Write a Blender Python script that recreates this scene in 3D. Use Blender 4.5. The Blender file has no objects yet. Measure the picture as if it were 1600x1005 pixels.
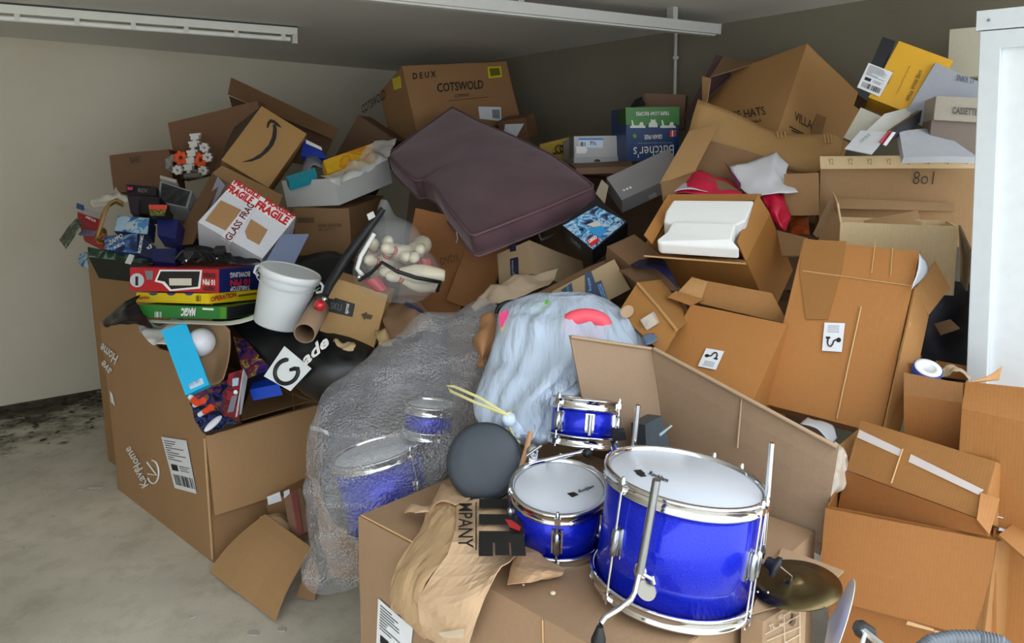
import bpy, math, random
import numpy as np
from mathutils import Vector, Matrix, noise

random.seed(7)
SC = bpy.context.scene
COL = SC.collection
PI = math.pi

# ------------------------------------------------------------------ camera, sky, light, exposure
FPX, CY, PITCH, EYE = 1177.0, 353.0, math.radians(5.0), 1.6
cd = bpy.data.cameras.new('camera')
cam = bpy.data.objects.new('camera', cd)
COL.objects.link(cam)
cam.location = (0, 0, EYE)
cam.rotation_euler = (PI / 2 - PITCH, 0, 0)
cd.sensor_width = 36.0
cd.lens = 36.0 * FPX / 1600.0
cd.shift_y = (CY - 502.5) / 1600.0
cd.clip_start = 0.05
SC.camera = cam

world = bpy.data.worlds.new('overcast_sky')
SC.world = world
world.use_nodes = True
_n = world.node_tree.nodes
_bg = _n['Background']
# overcast dome: somewhat brighter overhead than at the skyline
_L = world.node_tree.links
_tc = _n.new('ShaderNodeTexCoord'); _sx = _n.new('ShaderNodeSeparateXYZ'); _L.new(_tc.outputs['Generated'], _sx.inputs[0])
_mr = _n.new('ShaderNodeMapRange'); _mr.inputs[1].default_value = 0.0; _mr.inputs[2].default_value = 1.0
_mr.inputs[3].default_value = 0.8; _mr.inputs[4].default_value = 1.2
_L.new(_sx.outputs[2], _mr.inputs[0]); _L.new(_mr.outputs[0], _bg.inputs[1])
_bg.inputs[0].default_value = (0.86, 0.93, 1.0, 1)

SC.view_settings.view_transform = 'Standard'
SC.view_settings.look = 'None'
SC.view_settings.gamma = 1.0
SC.view_settings.use_curve_mapping = False
SC.view_settings.exposure = 1.9

# soft daylight from the open side of the garage, behind the camera
def sun(rot, energy, angle, col):
    l = bpy.data.lights.new('daylight', 'SUN')
    l.energy = energy; l.angle = math.radians(angle); l.color = col
    o = bpy.data.objects.new('daylight', l); COL.objects.link(o)
    o.rotation_euler = rot
    return o

# ------------------------------------------------------------------ geometry helpers
def V(*a): return Vector(a)

def ray(px, py):
    xc = (px - 800.0) / FPX; yc = -(py - CY) / FPX
    return Vector((xc, math.cos(PITCH) + math.sin(PITCH) * yc, -math.sin(PITCH) + math.cos(PITCH) * yc))

CAM = Vector((0, 0, EYE))
DEEP = 1.0   # pushes a whole stack further into the garage
def at(px, py, Y):
    """world point at depth Y (metres into the garage) on a measured sight line"""
    r = ray(px, py); return CAM + r * (Y * DEEP / r.y)
def atz(px, py, z):
    r = ray(px, py); return CAM + r * ((z - EYE) / r.z)
def hit(px, py, O, n):
    r = ray(px, py); return CAM + r * ((O - CAM).dot(n) / r.dot(n))

class MB:
    """mesh collector"""
    def __init__(s): s.v = []; s.f = []; s.uv = []; s.sm = []
    def add(s, vs, fs, uvs=None, smooth=False):
        b = len(s.v); s.v += [Vector(p) for p in vs]
        for k, f in enumerate(fs):
            s.f.append([b + i for i in f]); s.sm.append(smooth)
            s.uv.append(uvs[k] if uvs else None)
        return s
    def quad(s, a, b, c, d): return s.add([a, b, c, d], [(0, 1, 2, 3)])
    def cuboid(s, O, a, b, c):
        P = [O, O + a, O + a + b, O + b, O + c, O + a + c, O + a + b + c, O + b + c]
        F = [(0, 3, 2, 1), (4, 5, 6, 7), (0, 1, 5, 4), (1, 2, 6, 5), (2, 3, 7, 6), (3, 0, 4, 7)]
        if a.cross(b).dot(c) < 0: F = [f[::-1] for f in F]
        L = {0: (a, b), 1: (a, b), 2: (a, c), 3: (b, c), 4: (a, c), 5: (b, c)}
        uv = []
        for k, f in enumerate(F):
            e1 = L[k][0].normalized(); e2 = L[k][1].normalized()
            uv.append([((P[i] - O).dot(e1), (P[i] - O).dot(e2)) for i in f])
        return s.add(P, F, uv)
    def prism(s, pts, n, t):
        """polygon pts (front face, normal n), body extruded t behind it"""
        n = n.normalized(); N = len(pts)
        ar = Vector((0, 0, 0))
        for i in range(N): ar += (pts[i] - pts[0]).cross(pts[(i + 1) % N] - pts[0])
        if ar.dot(n) < 0: pts = pts[::-1]
        P = list(pts) + [p - n * t for p in pts]
        e1 = (pts[1] - pts[0]).normalized(); e2 = n.cross(e1)
        U = [((p - pts[0]).dot(e1), (p - pts[0]).dot(e2)) for p in P]
        F = [list(range(N)), list(range(2 * N - 1, N - 1, -1))]
        for i in range(N):
            j = (i + 1) % N; F.append([i, N + i, N + j, j])
        return s.add(P, F, [[U[i] for i in f] for f in F])
    def board(s, p, t=0.005, nx=1, ny=1, warp=0.0, curl=0.0, seed=0.0, face=None, both=False):
        """four corners p (round the rim), front face turned to face (default the camera)"""
        p = [Vector(q) for q in p]
        n = (p[1] - p[0]).cross(p[3] - p[0]) + (p[2] - p[1]).cross(p[3] - p[2])
        n.normalize()
        c = (p[0] + p[1] + p[2] + p[3]) / 4
        ref = (CAM - c) if face is None else face
        if n.dot(ref) < 0:
            p = [p[1], p[0], p[3], p[2]]; n = -n
        W = (p[1] - p[0]).length; H = (p[3] - p[0]).length
        fr = []; U = []
        for j in range(ny + 1):
            for i in range(nx + 1):
                u = i / nx; w = j / ny
                q = (p[0] * (1 - u) + p[1] * u) * (1 - w) + (p[3] * (1 - u) + p[2] * u) * w
                d = 0.0
                if warp: d += warp * noise.noise(q * 5.0 + Vector((seed * 3.1, seed * 1.7, seed)))
                if curl: d += curl * (4 * u * (1 - u))
                fr.append(q + n * d); U.append((u * W, w * H))
        K = len(fr); P = fr + [q - n * t for q in fr]; U = U + U
        id = lambda i, j: j * (nx + 1) + i
        F = []
        for j in range(ny):
            for i in range(nx):
                f = [id(i, j), id(i + 1, j), id(i + 1, j + 1), id(i, j + 1)]
                F.append(f); F.append([K + q for q in f[::-1]])
        for i in range(nx):
            F.append([id(i + 1, 0), id(i, 0), K + id(i, 0), K + id(i + 1, 0)])
            F.append([id(i, ny), id(i + 1, ny), K + id(i + 1, ny), K + id(i, ny)])
        for j in range(ny):
            F.append([id(0, j), id(0, j + 1), K + id(0, j + 1), K + id(0, j)])
            F.append([id(nx, j + 1), id(nx, j), K + id(nx, j), K + id(nx, j + 1)])
        return s.add(P, F, [[U[i] for i in f] for f in F])
    def tube(s, path, r, n=8, closed=False, cap=True, smooth=True):
        path = [Vector(q) for q in path]; m = len(path)
        rad = r if isinstance(r, (list, tuple)) else [r] * m
        vs = []; up = None
        for k in range(m):
            if closed: t = path[(k + 1) % m] - path[k - 1]
            else: t = path[min(k + 1, m - 1)] - path[max(k - 1, 0)]
            t.normalize()
            if up is None:
                up = Vector((0, 0, 1)) if abs(t.z) < 0.9 else Vector((1, 0, 0))
            x = up - t * up.dot(t)
            if x.length < 1e-6: x = Vector((1, 0, 0)) - t * t.x
            x.normalize(); y = t.cross(x); up = x
            for i in range(n):
                a = 2 * PI * i / n
                vs.append(path[k] + (x * math.cos(a) + y * math.sin(a)) * rad[k])
        fs = []
        for k in range(m if closed else m - 1):
            k2 = (k + 1) % m
            for i in range(n):
                j = (i + 1) % n
                fs.append([k * n + i, k * n + j, k2 * n + j, k2 * n + i])
        s.add(vs, fs, None, smooth)
        if cap and not closed:
            s.add(vs[:n], [list(range(n))[::-1]]); s.add(vs[-n:], [list(range(n))])
        return s
    def lathe(s, prof, M, n=32, smooth=True):
        """prof: (r, h) list revolved about local z, placed by matrix M"""
        vs = []; m = len(prof)
        for r, h in prof:
            for i in range(n):
                a = 2 * PI * i / n
                vs.append(M @ Vector((r * math.cos(a), r * math.sin(a), h)))
        fs = []
        for k in range(m - 1):
            for i in range(n):
                j = (i + 1) % n
                fs.append([k * n + i, k * n + j, (k + 1) * n + j, (k + 1) * n + i])
        s.add(vs, fs, None, smooth)
        if prof[0] == prof[-1]: return s
        if prof[0][0] > 1e-6: s.add(vs[:n], [list(range(n))[::-1]])
        if prof[-1][0] > 1e-6: s.add(vs[-n:], [list(range(n))])
        return s
    def ball(s, c, r, n=14, m=9, sc=(1, 1, 1), M=None):
        M3 = M if M else Matrix.Identity(3)
        vs = []; fs = []
        for k in range(m + 1):
            th = PI * k / m
            for i in range(n):
                a = 2 * PI * i / n
                vs.append(Vector(c) + M3 @ Vector((r * sc[0] * math.sin(th) * math.cos(a), r * sc[1] * math.sin(th) * math.sin(a), r * sc[2] * math.cos(th))))
        for k in range(m):
            for i in range(n):
                j = (i + 1) % n
                fs.append([k * n + i, (k + 1) * n + i, (k + 1) * n + j, k * n + j])
        return s.add(vs, fs, None, True)
    def sheet(s, rows, su=4, sv=4, amp=0.0, freq=6.0, t=0.0015, seed=0.0, smooth=True, closed=False, fold=0.0):
        """surface through rows of world points (Catmull-Rom), crumpled by noise, with thickness"""
        def cr(a, b, c, d, t):
            return 0.5 * ((2 * b) + (c - a) * t + (2 * a - 5 * b + 4 * c - d) * t * t + (3 * b - a - 3 * c + d) * t ** 3)
        def interp(L, k, closed=False):
            out = []; m = len(L)
            if closed:
                for i in range(m):
                    for q in range(k):
                        out.append(cr(L[i - 1], L[i], L[(i + 1) % m], L[(i + 2) % m], q / k))
            else:
                for i in range(m - 1):
                    for q in range(k):
                        out.append(cr(L[max(i - 1, 0)], L[i], L[i + 1], L[min(i + 2, m - 1)], q / k))
                out.append(L[-1])
            return out
        R = [interp([Vector(q) for q in r], su, closed) for r in rows]
        W = len(R[0])
        cols = [interp([R[j][i] for j in range(len(R))], sv) for i in range(W)]
        H = len(cols[0])
        G = [[cols[i][j] for i in range(W)] for j in range(H)]
        N = [[None] * W for _ in range(H)]
        for j in range(H):
            for i in range(W):
                if closed: du = G[j][(i + 1) % W] - G[j][i - 1]
                else: du = G[j][min(i + 1, W - 1)] - G[j][max(i - 1, 0)]
                dv = G[min(j + 1, H - 1)][i] - G[max(j - 1, 0)][i]
                nn = du.cross(dv)
                N[j][i] = nn.normalized() if nn.length > 1e-9 else Vector((0, 0, 1))
        so = Vector((seed, seed * 2.3, -seed))
        P = []
        for j in range(H):
            for i in range(W):
                q = G[j][i]; d = 0
                if amp:
                    d = amp * noise.noise(q * freq + so) + amp * 0.5 * noise.noise(q * freq * 2.3 + so)
                if fold:
                    d += fold * (0.5 - abs(noise.noise(q * freq * 0.8 + so * 2)) * 2)
                P.append(q + N[j][i] * d)
        F = []; Wn = W if closed else W - 1
        for j in range(H - 1):
            for i in range(Wn):
                i2 = (i + 1) % W
                F.append([j * W + i, j * W + i2, (j + 1) * W + i2, (j + 1) * W + i])
        if t and not closed:
            K = len(P); NN = [N[j][i] for j in range(H) for i in range(W)]
            P2 = [P[k] - NN[k] * t for k in range(K)]
            F2 = [[K + q for q in f[::-1]] for f in F]
            rim = []
            for i in range(W - 1):
                rim.append([i + 1, i, K + i, K + i + 1])
                b = (H - 1) * W; rim.append([b + i, b + i + 1, K + b + i + 1, K + b + i])
            for j in range(H - 1):
                rim.append([j * W, (j + 1) * W, K + (j + 1) * W, K + j * W])
                b = W - 1; rim.append([(j + 1) * W + b, j * W + b, K + j * W + b, K + (j + 1) * W + b])
            s.add(P + P2, F + F2 + rim, None, smooth)
        else:
            s.add(P, F, None, smooth)
            if closed:
                s.add(P[:W], [list(range(W))[::-1]]); s.add(P[-W:], [list(range(W))])
        return s

def origin_of(par):
    while par.parent: par = par.parent
    return par.location

def obj(name, mb, mat, parent=None):
    me = bpy.data.meshes.new(name)
    if parent is not None: off = origin_of(parent)
    else:
        xs = [p.x for p in mb.v]; ys = [p.y for p in mb.v]; zs = [p.z for p in mb.v]
        off = Vector(((min(xs) + max(xs)) / 2, (min(ys) + max(ys)) / 2, min(zs)))
    me.from_pydata([tuple(p - off) for p in mb.v], [], mb.f)
    uvl = me.uv_layers.new(name='UVMap')
    data = []
    for f, uv in zip(mb.f, mb.uv):
        for k in range(len(f)):
            data += list(uv[k]) if uv else [0.0, 0.0]
    if len(data) == 2 * len(me.loops): uvl.data.foreach_set('uv', data)
    me.polygons.foreach_set('use_smooth', mb.sm)
    me.materials.append(mat); me.update()
    o = bpy.data.objects.new(name, me); COL.objects.link(o)
    if parent is not None: o.parent = parent
    else: o.location = off
    return o

def tag(o, label, cat, group=None, kind=None):
    if label: o['label'] = label
    if cat: o['category'] = cat
    if group: o['group'] = group
    if kind: o['kind'] = kind
    return o

def thing(name, label, cat, loc, group=None):
    o = bpy.data.objects.new(name, None); COL.objects.link(o)
    o.location = loc; o.empty_display_size = 0.05
    return tag(o, label, cat, group)

def struct(name, mb, mat, parent=None):
    o = obj(name, mb, mat, parent)
    o['kind'] = 'structure'
    return o

# ------------------------------------------------------------------ materials
def lin(h):
    h = h.lstrip('#'); c = [int(h[i:i + 2], 16) / 255 for i in (0, 2, 4)]
    return tuple((x / 12.92 if x <= 0.04045 else ((x + 0.055) / 1.055) ** 2.4) for x in c) + (1,)

def newmat(name):
    m = bpy.data.materials.new(name); m.use_nodes = True
    nt = m.node_tree; b = nt.nodes['Principled BSDF']
    return m, nt, b

_cache = {}
def plain(hexc, rough=0.6, metal=0.0, coat=0.0, var=0.06, bump=0.0, scale=30.0, spec=None):
    """even colour with a slight noise mottling and optional relief"""
    key = (hexc, rough, metal, coat, var, bump, scale)
    if key in _cache: return _cache[key]
    m, nt, b = newmat('surface_' + hexc.strip('#'))
    c = lin(hexc); L = nt.links
    tc = nt.nodes.new('ShaderNodeTexCoord')
    nz = nt.nodes.new('ShaderNodeTexNoise'); nz.inputs['Scale'].default_value = scale; nz.inputs['Detail'].default_value = 4
    L.new(tc.outputs['Object'], nz.inputs['Vector'])
    mx = nt.nodes.new('ShaderNodeMix'); mx.data_type = 'RGBA'
    mx.inputs[6].default_value = tuple(x * (1 - var) for x in c[:3]) + (1,)
    mx.inputs[7].default_value = tuple(min(1, x * (1 + var)) for x in c[:3]) + (1,)
    L.new(nz.outputs[0], mx.inputs[0]); L.new(mx.outputs[2], b.inputs['Base Color'])
    b.inputs['Roughness'].default_value = rough; b.inputs['Metallic'].default_value = metal
    if coat: b.inputs['Coat Weight'].default_value = coat; b.inputs['Coat Roughness'].default_value = 0.08
    if spec is not None: b.inputs['Specular IOR Level'].default_value = spec
    if bump:
        bp = nt.nodes.new('ShaderNodeBump'); bp.inputs['Strength'].default_value = bump; bp.inputs['Distance'].default_value = 0.01
        L.new(nz.outputs[0], bp.inputs['Height']); L.new(bp.outputs[0], b.inputs['Normal'])
    _cache[key] = m
    return m

def cardboard(hexc, flute=0.12, dirt=0.12):
    """corrugated board: blotchy kraft liner, fine flutes along one direction, scuffs"""
    key = ('card', hexc, flute, dirt)
    if key in _cache: return _cache[key]
    m, nt, b = newmat('cardboard_' + hexc.strip('#'))
    c = lin(hexc); L = nt.links; N = nt.nodes
    tc = N.new('ShaderNodeTexCoord')
    n1 = N.new('ShaderNodeTexNoise'); n1.inputs['Scale'].default_value = 3.5; n1.inputs['Detail'].default_value = 6
    n2 = N.new('ShaderNodeTexNoise'); n2.inputs['Scale'].default_value = 90; n2.inputs['Detail'].default_value = 3
    for q in (n1, n2): L.new(tc.outputs['Object'], q.inputs['Vector'])
    mx = N.new('ShaderNodeMix'); mx.data_type = 'RGBA'
    mx.inputs[6].default_value = tuple(x * (1 - dirt) for x in c[:3]) + (1,)
    mx.inputs[7].default_value = tuple(min(1, x * (1 + dirt * .8)) for x in c[:3]) + (1,)
    L.new(n1.outputs[0], mx.inputs[0])
    m2 = N.new('ShaderNodeMix'); m2.data_type = 'RGBA'; m2.blend_type = 'MULTIPLY'; m2.inputs[0].default_value = 0.18
    L.new(mx.outputs[2], m2.inputs[6]); L.new(n2.outputs[1], m2.inputs[7])
    L.new(m2.outputs[2], b.inputs['Base Color'])
    b.inputs['Roughness'].default_value = 0.62
    b.inputs['Specular IOR Level'].default_value = 0.35
    wv = N.new('ShaderNodeTexWave'); wv.inputs['Scale'].default_value = 42; wv.inputs['Distortion'].default_value = 0.6
    wv.inputs['Detail'].default_value = 1
    L.new(tc.outputs['UV'], wv.inputs['Vector'])
    ad = N.new('ShaderNodeMath'); ad.operation = 'MULTIPLY_ADD'; ad.inputs[1].default_value = flute
    L.new(wv.outputs[1], ad.inputs[0]); L.new(n1.outputs[0], ad.inputs[2])
    bp = N.new('ShaderNodeBump'); bp.inputs['Strength'].default_value = 0.14; bp.inputs['Distance'].default_value = 0.006
    L.new(ad.outputs[0], bp.inputs['Height']); L.new(bp.outputs[0], b.inputs['Normal'])
    _cache[key] = m
    return m

def artwork(name, cols, scale=9.0, rough=0.3, seed=0.0, dist=1.5):
    """busy printed picture: warped patches of several ink colours"""
    m, nt, b = newmat(name); L = nt.links; N = nt.nodes
    tc = N.new('ShaderNodeTexCoord')
    mp = N.new('ShaderNodeMapping'); mp.inputs['Location'].default_value = (seed, seed * .7, seed * 1.3)
    L.new(tc.outputs['Object'], mp.inputs[0])
    nz = N.new('ShaderNodeTexNoise'); nz.inputs['Scale'].default_value = scale; nz.inputs['Detail'].default_value = 3
    nz.inputs['Distortion'].default_value = dist
    L.new(mp.outputs[0], nz.inputs['Vector'])
    cr = N.new('ShaderNodeValToRGB'); e = cr.color_ramp; e.interpolation = 'CONSTANT'
    k = len(cols)
    while len(e.elements) < k: e.elements.new(0.5)
    for i in range(k):
        e.elements[i].position = 0.0 if i == 0 else 0.30 + 0.42 * i / k
        e.elements[i].color = lin(cols[i])
    L.new(nz.outputs[0], cr.inputs[0]); L.new(cr.outputs[0], b.inputs['Base Color'])
    b.inputs['Roughness'].default_value = rough
    return m

CB = cardboard
INK = plain('#1c1a18', 0.6)
WHITE = plain('#e8e8e6', 0.55)
LABEL = plain('#e6e9ee', 0.35)
CHROME = plain('#d8dade', 0.09, 1.0, var=0.01)
BLACK = plain('#121316', 0.5)

# ------------------------------------------------------------------ box frames
class Frame:
    """right-angled box: corner O and edges a, b, c"""
    def __init__(s, O, a, b, c): s.O, s.a, s.b, s.c = O, a, b, c
    def pt(s, u, v, w): return s.O + s.a * u + s.b * v + s.c * w
    def plane(s, face):
        """(point, outward normal); 'ab' holds O, 'AB' is the opposite face"""
        f = face.lower(); k = ({'a', 'b', 'c'} - set(f)).pop()
        e = getattr(s, k)
        if face == f: return s.O, -e.normalized()
        return s.O + e, e.normalized()
    def hit(s, face, px, py):
        P, n = s.plane(face); return hit(px, py, P, n)

def frame2(P, Y, A, YA, B, depth, B_len=None):
    """face from corner P (px,py) at depth Y, edge end A at depth YA, edge end B made square to it; box runs back by depth"""
    O = at(P[0], P[1], Y); a = at(A[0], A[1], YA) - O
    r = ray(*B); t = (O - CAM).dot(a) / r.dot(a)
    b = CAM + r * t - O
    if B_len: b = b.normalized() * B_len
    c = a.cross(b).normalized()
    if c.dot(O + (a + b) * .5 - CAM) < 0: c = -c
    return Frame(O, a, b, c * depth)

def frameN(P, Y, A, B, n, depth, la=None, lb=None):
    """face from P toward A and B lying in the plane with outward normal n; box runs back by depth"""
    n = Vector(n).normalized(); O = at(P[0], P[1], Y)
    a = hit(A[0], A[1], O, n) - O; b = hit(B[0], B[1], O, n) - O
    e1 = a.normalized(); b = (b - e1 * b.dot(e1))
    if la: a = e1 * la
    if lb: b = b.normalized() * lb
    return Frame(O, a, b, -n * depth)

def frame3(P, Y, A, B, C, lens=(None, None, None), dbg=''):
    """corner P at depth Y with three edge ends; depths solved so that the edges are square"""
    O = at(P[0], P[1], Y); p = np.array(O - CAM)
    rA, rB, rC = [np.array(ray(*q).normalized()) for q in (A, B, C)]
    d0 = np.linalg.norm(p)
    s = np.linspace(0.7, 1.6, 6001) * d0
    a = s[:, None] * rA - p
    tb = (a @ p) / (a @ rB); tc = (a @ p) / (a @ rC)
    b = tb[:, None] * rB - p; c = tc[:, None] * rC - p
    cs = (b * c).sum(1) / (np.linalg.norm(b, axis=1) * np.linalg.norm(c, axis=1) + 1e-9)
    ok = (tb > .6 * d0) & (tb < 1.7 * d0) & (tc > .6 * d0) & (tc < 1.7 * d0)
    best = None
    idx = np.where(ok[1:] & ok[:-1] & (cs[1:] * cs[:-1] <= 0) & (abs(cs[1:]) < .3))[0]
    if len(idx):
        sc = (s[idx] + tb[idx] + tc[idx]); i = idx[np.argmax(sc)]; flag = 'solved'
    else:
        q = np.where(ok, abs(cs) - 0.02 * (s + tb + tc) / d0, 9); i = int(np.argmin(q)); flag = 'APPROX cos=%.2f' % cs[i]
    a, b, c = [Vector(x[i]) for x in (a, b, c)]
    e1 = a.normalized(); e2 = (b - e1 * b.dot(e1)).normalized(); e3 = e1.cross(e2)
    if e3.dot(c) < 0: e3 = -e3
    la, lb, lc = [l if l else x.length for l, x in zip(lens, (a, b, c))]
    if dbg is not None: print('frame3', dbg, flag, 'dims %.2f %.2f %.2f' % (la, lb, lc), 'dY %.2f %.2f %.2f' % (a.y, b.y, c.y))
    return Frame(O, e1 * la, e2 * lb, e3 * lc)

def flap_pts(fr, face, edge, length, ang, trim=0.0):
    """flap on the open face, hinged on the edge where the third coordinate is 0 or 1: edge like 'a0' (hinge runs along the other axis)"""
    f = face.lower(); k = ({'a', 'b', 'c'} - set(f)).pop()
    n = fr.plane(face)[1]; base = fr.O + (getattr(fr, k) if face != f else Vector((0, 0, 0)))
    ax = edge[0]; other = f.replace(ax, '')
    eo = getattr(fr, other); ei = getattr(fr, ax)
    H0 = base + (ei if edge[1] == '1' else Vector((0, 0, 0)))
    inward = -ei.normalized() if edge[1] == '1' else ei.normalized()
    d = (inward * math.cos(math.radians(ang)) + n * math.sin(math.radians(ang))) * length
    H0 = H0 + n * 0.004
    u = eo * trim
    return [H0 + u, H0 + eo - u, H0 + eo - u + d, H0 + u + d]

def wall_boards(mb, fr, opens, t, warp, seed):
    for face in ('ab', 'bc', 'ca', 'AB', 'BC', 'CA'):
        if face in opens: continue
        f = face.lower(); k = ({'a', 'b', 'c'} - set(f)).pop()
        base = fr.O + (getattr(fr, k) if face != f else Vector((0, 0, 0)))
        e1, e2 = getattr(fr, f[0]), getattr(fr, f[1])
        n = fr.plane(face)[1]
        mb.board([base, base + e1, base + e1 + e2, base + e2], t, 5, 5, warp, 0, seed, face=n)

def carton(name, label, fr, col='#b98a5e', opens=(), flaps=(), t=0.005, warp=0.006, cat='box', group=None, flute=0.12, inner=None, seed=None):
    seed = random.random() * 50 if seed is None else seed
    lo = min([fr.pt(u, v, w) for u in (0, 1) for v in (0, 1) for w in (0, 1)], key=lambda q: q.z)
    cen = fr.pt(.5, .5, .5)
    root = thing(name, label, cat, Vector((cen.x, cen.y, lo.z)), group)
    mb = MB(); wall_boards(mb, fr, opens, t, warp, seed)
    m = CB(col, flute)
    obj('body', mb, m, root)
    for k, fl in enumerate(flaps):
        pts = flap_pts(fr, *fl)
        f = MB().board(pts, t * .9, 4, 4, warp, 0, seed + k * 3 + 1)
        obj('flap', f, m, root)
    root['frame'] = 0
    del root['frame']
    return root

def panel(name, parent, pts, mat, t=0.005, warp=0.006, curl=0.0, label=None, n=5, seed=None):
    """board with corners pts = (px, py, Y) or world points"""
    w = [q if isinstance(q, Vector) else at(*q) for q in pts]
    o = obj(name, MB().board(w, t, n, n, warp, curl, random.random() * 50 if seed is None else seed), mat, parent)
    if label: o['label'] = label
    return o

def decal(name, parent, fr, face, pix, mat, lift=0.0045, label=None):
    """printed or stuck-on flat patch on a face of a box"""
    P, n = fr.plane(face)
    if n.dot(CAM - P) < 0: n = -n
    pts = [hit(x, y, P, n) + n * lift for x, y in pix]
    o = obj(name, MB().prism(pts, n, lift * .6), mat, parent)
    if label: o['label'] = label
    return o

_tx = {}
def text_mesh(s, bold, shear=0.0):
    key = (s, bold, shear)
    if key in _tx: return _tx[key]
    cu = bpy.data.curves.new('lettering', 'FONT')
    cu.body = s; cu.resolution_u = 2; cu.offset = bold; cu.shear = shear; cu.size = 1
    o = bpy.data.objects.new('lettering', cu); COL.objects.link(o)
    dg = bpy.context.evaluated_depsgraph_get()
    me = bpy.data.meshes.new_from_object(o.evaluated_get(dg))
    vs = [v.co.copy() for v in me.vertices]; fs = [list(p.vertices) for p in me.polygons]
    bpy.data.objects.remove(o); bpy.data.curves.remove(cu); bpy.data.meshes.remove(me)
    x0 = min(v.x for v in vs); x1 = max(v.x for v in vs); y0 = min(v.y for v in vs); y1 = max(v.y for v in vs)
    vs = [((v.x - x0) / (x1 - x0), (v.y - y0) / (y1 - y0)) for v in vs]
    _tx[key] = (vs, fs)
    return _tx[key]

def words(parent, s, p0, p1, p2, mat=None, bold=0.0, shear=0.0, lift=0.005, name='printed_lettering', n=None, bend=None):
    """lettering: p0 = foot of the first letter, p1 = foot of the last, p2 = head of the first (world points)"""
    vs, fs = text_mesh(s, bold, shear)
    u = p1 - p0; v = p2 - p0
    n = n or u.cross(v).normalized()
    if n.dot(CAM - p0) < 0: n = -n
    pts = [p0 + u * x + v * y + n * lift for x, y in vs]
    if bend: pts = [bend(q) for q in pts]
    mb = MB().add(pts, fs)
    return obj(name, mb, mat or INK, parent)

def words_on(parent, fr, face, s, q0, q1, q2, mat=None, bold=0.0, shear=0.0, lift=0.005, name='printed_lettering'):
    P, n = fr.plane(face)
    p = [hit(x, y, P, n) for x, y in (q0, q1, q2)]
    return words(parent, s, p[0], p[1], p[2], mat, bold, shear, lift, name)

def bars(mb, P, u, v, n, k, lift, fill=0.55, seed=1):
    """barcode bars across the parallelogram P, u, v"""
    rnd = random.Random(seed); x = 0.0
    while x < 1:
        w = rnd.choice((.5, 1, 1, 2)) / k
        if x + w > 1: break
        q = P + u * x + n * lift
        mb.add([q, q + u * w, q + u * w + v, q + v], [(0, 1, 2, 3)])
        x += w + rnd.choice((.6, 1, 1.6)) / k
    return mb

def ship_label(parent, pts, n, lift=0.006, seed=1):
    """white courier label: sheet plus text lines, a black block and a bar code. pts: 4 world corners, round the rim from top left"""
    if n.dot(CAM - pts[0]) < 0: n = -n
    lab = obj('shipping_label', MB().prism([p + n * lift for p in pts], n, 0.001), LABEL, parent)
    O = pts[0]; u = pts[1] - pts[0]; v = pts[3] - pts[0]; l = lift + .0012
    mb = MB(); rnd = random.Random(seed)
    def rect(x, y, w, h):
        q = O + u * x + v * y + n * l
        mb.add([q, q + u * w, q + u * w + v * h, q + v * h], [(0, 1, 2, 3)])
    for k in range(9):
        y = .06 + .045 * k
        rect(.08, y, .2 + .6 * rnd.random(), .014)
    rect(.12, .52, .25, .12); rect(.45, .53, .4, .012); rect(.45, .57, .3, .012); rect(.45, .61, .35, .012)
    bars(mb, O + u * .12 + v * .72, u * .76, v * .2, n, 40, l, seed=seed)
    obj('printed_bars', mb, INK, lab)
    return lab

# ------------------------------------------------------------------ room shell
RC = Vector((-0.861, 6.865, 0)); RU = Vector((-0.766, -0.643, 0)); RV = Vector((0.643, -0.766, 0)); UP = Vector((0, 0, 1))
ZC = 2.38
def R(a, b, z=0.0): return RC + RU * a + RV * b + UP * z

def wall_mat(name, h1, h2, h3):
    m, nt, b = newmat(name); L = nt.links; N = nt.nodes
    tc = N.new('ShaderNodeTexCoord')
    n1 = N.new('ShaderNodeTexNoise'); n1.inputs['Scale'].default_value = 1.4; n1.inputs['Detail'].default_value = 7
    n2 = N.new('ShaderNodeTexNoise'); n2.inputs['Scale'].default_value = 120; n2.inputs['Detail'].default_value = 2
    n3 = N.new('ShaderNodeTexNoise'); n3.inputs['Scale'].default_value = 5; n3.inputs['Detail'].default_value = 8
    for q in (n1, n2, n3): L.new(tc.outputs['Object'], q.inputs['Vector'])
    cr = N.new('ShaderNodeValToRGB'); e = cr.color_ramp
    e.elements[0].position = .3; e.elements[0].color = lin(h1); e.elements[1].position = .7; e.elements[1].color = lin(h2)
    L.new(n1.outputs[0], cr.inputs[0])
    c2 = N.new('ShaderNodeValToRGB'); c2.color_ramp.elements[0].position = .62; c2.color_ramp.elements[1].position = .78
    L.new(n3.outputs[0], c2.inputs[0])
    mx = N.new('ShaderNodeMix'); mx.data_type = 'RGBA'; mx.inputs[7].default_value = lin(h3)
    L.new(c2.outputs[0], mx.inputs[0]); L.new(cr.outputs[0], mx.inputs[6]); L.new(mx.outputs[2], b.inputs['Base Color'])
    b.inputs['Roughness'].default_value = 0.85
    bp = N.new('ShaderNodeBump'); bp.inputs['Strength'].default_value = .25; bp.inputs['Distance'].default_value = .004
    L.new(n2.outputs[0], bp.inputs['Height']); L.new(bp.outputs[0], b.inputs['Normal'])
    return m

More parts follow.
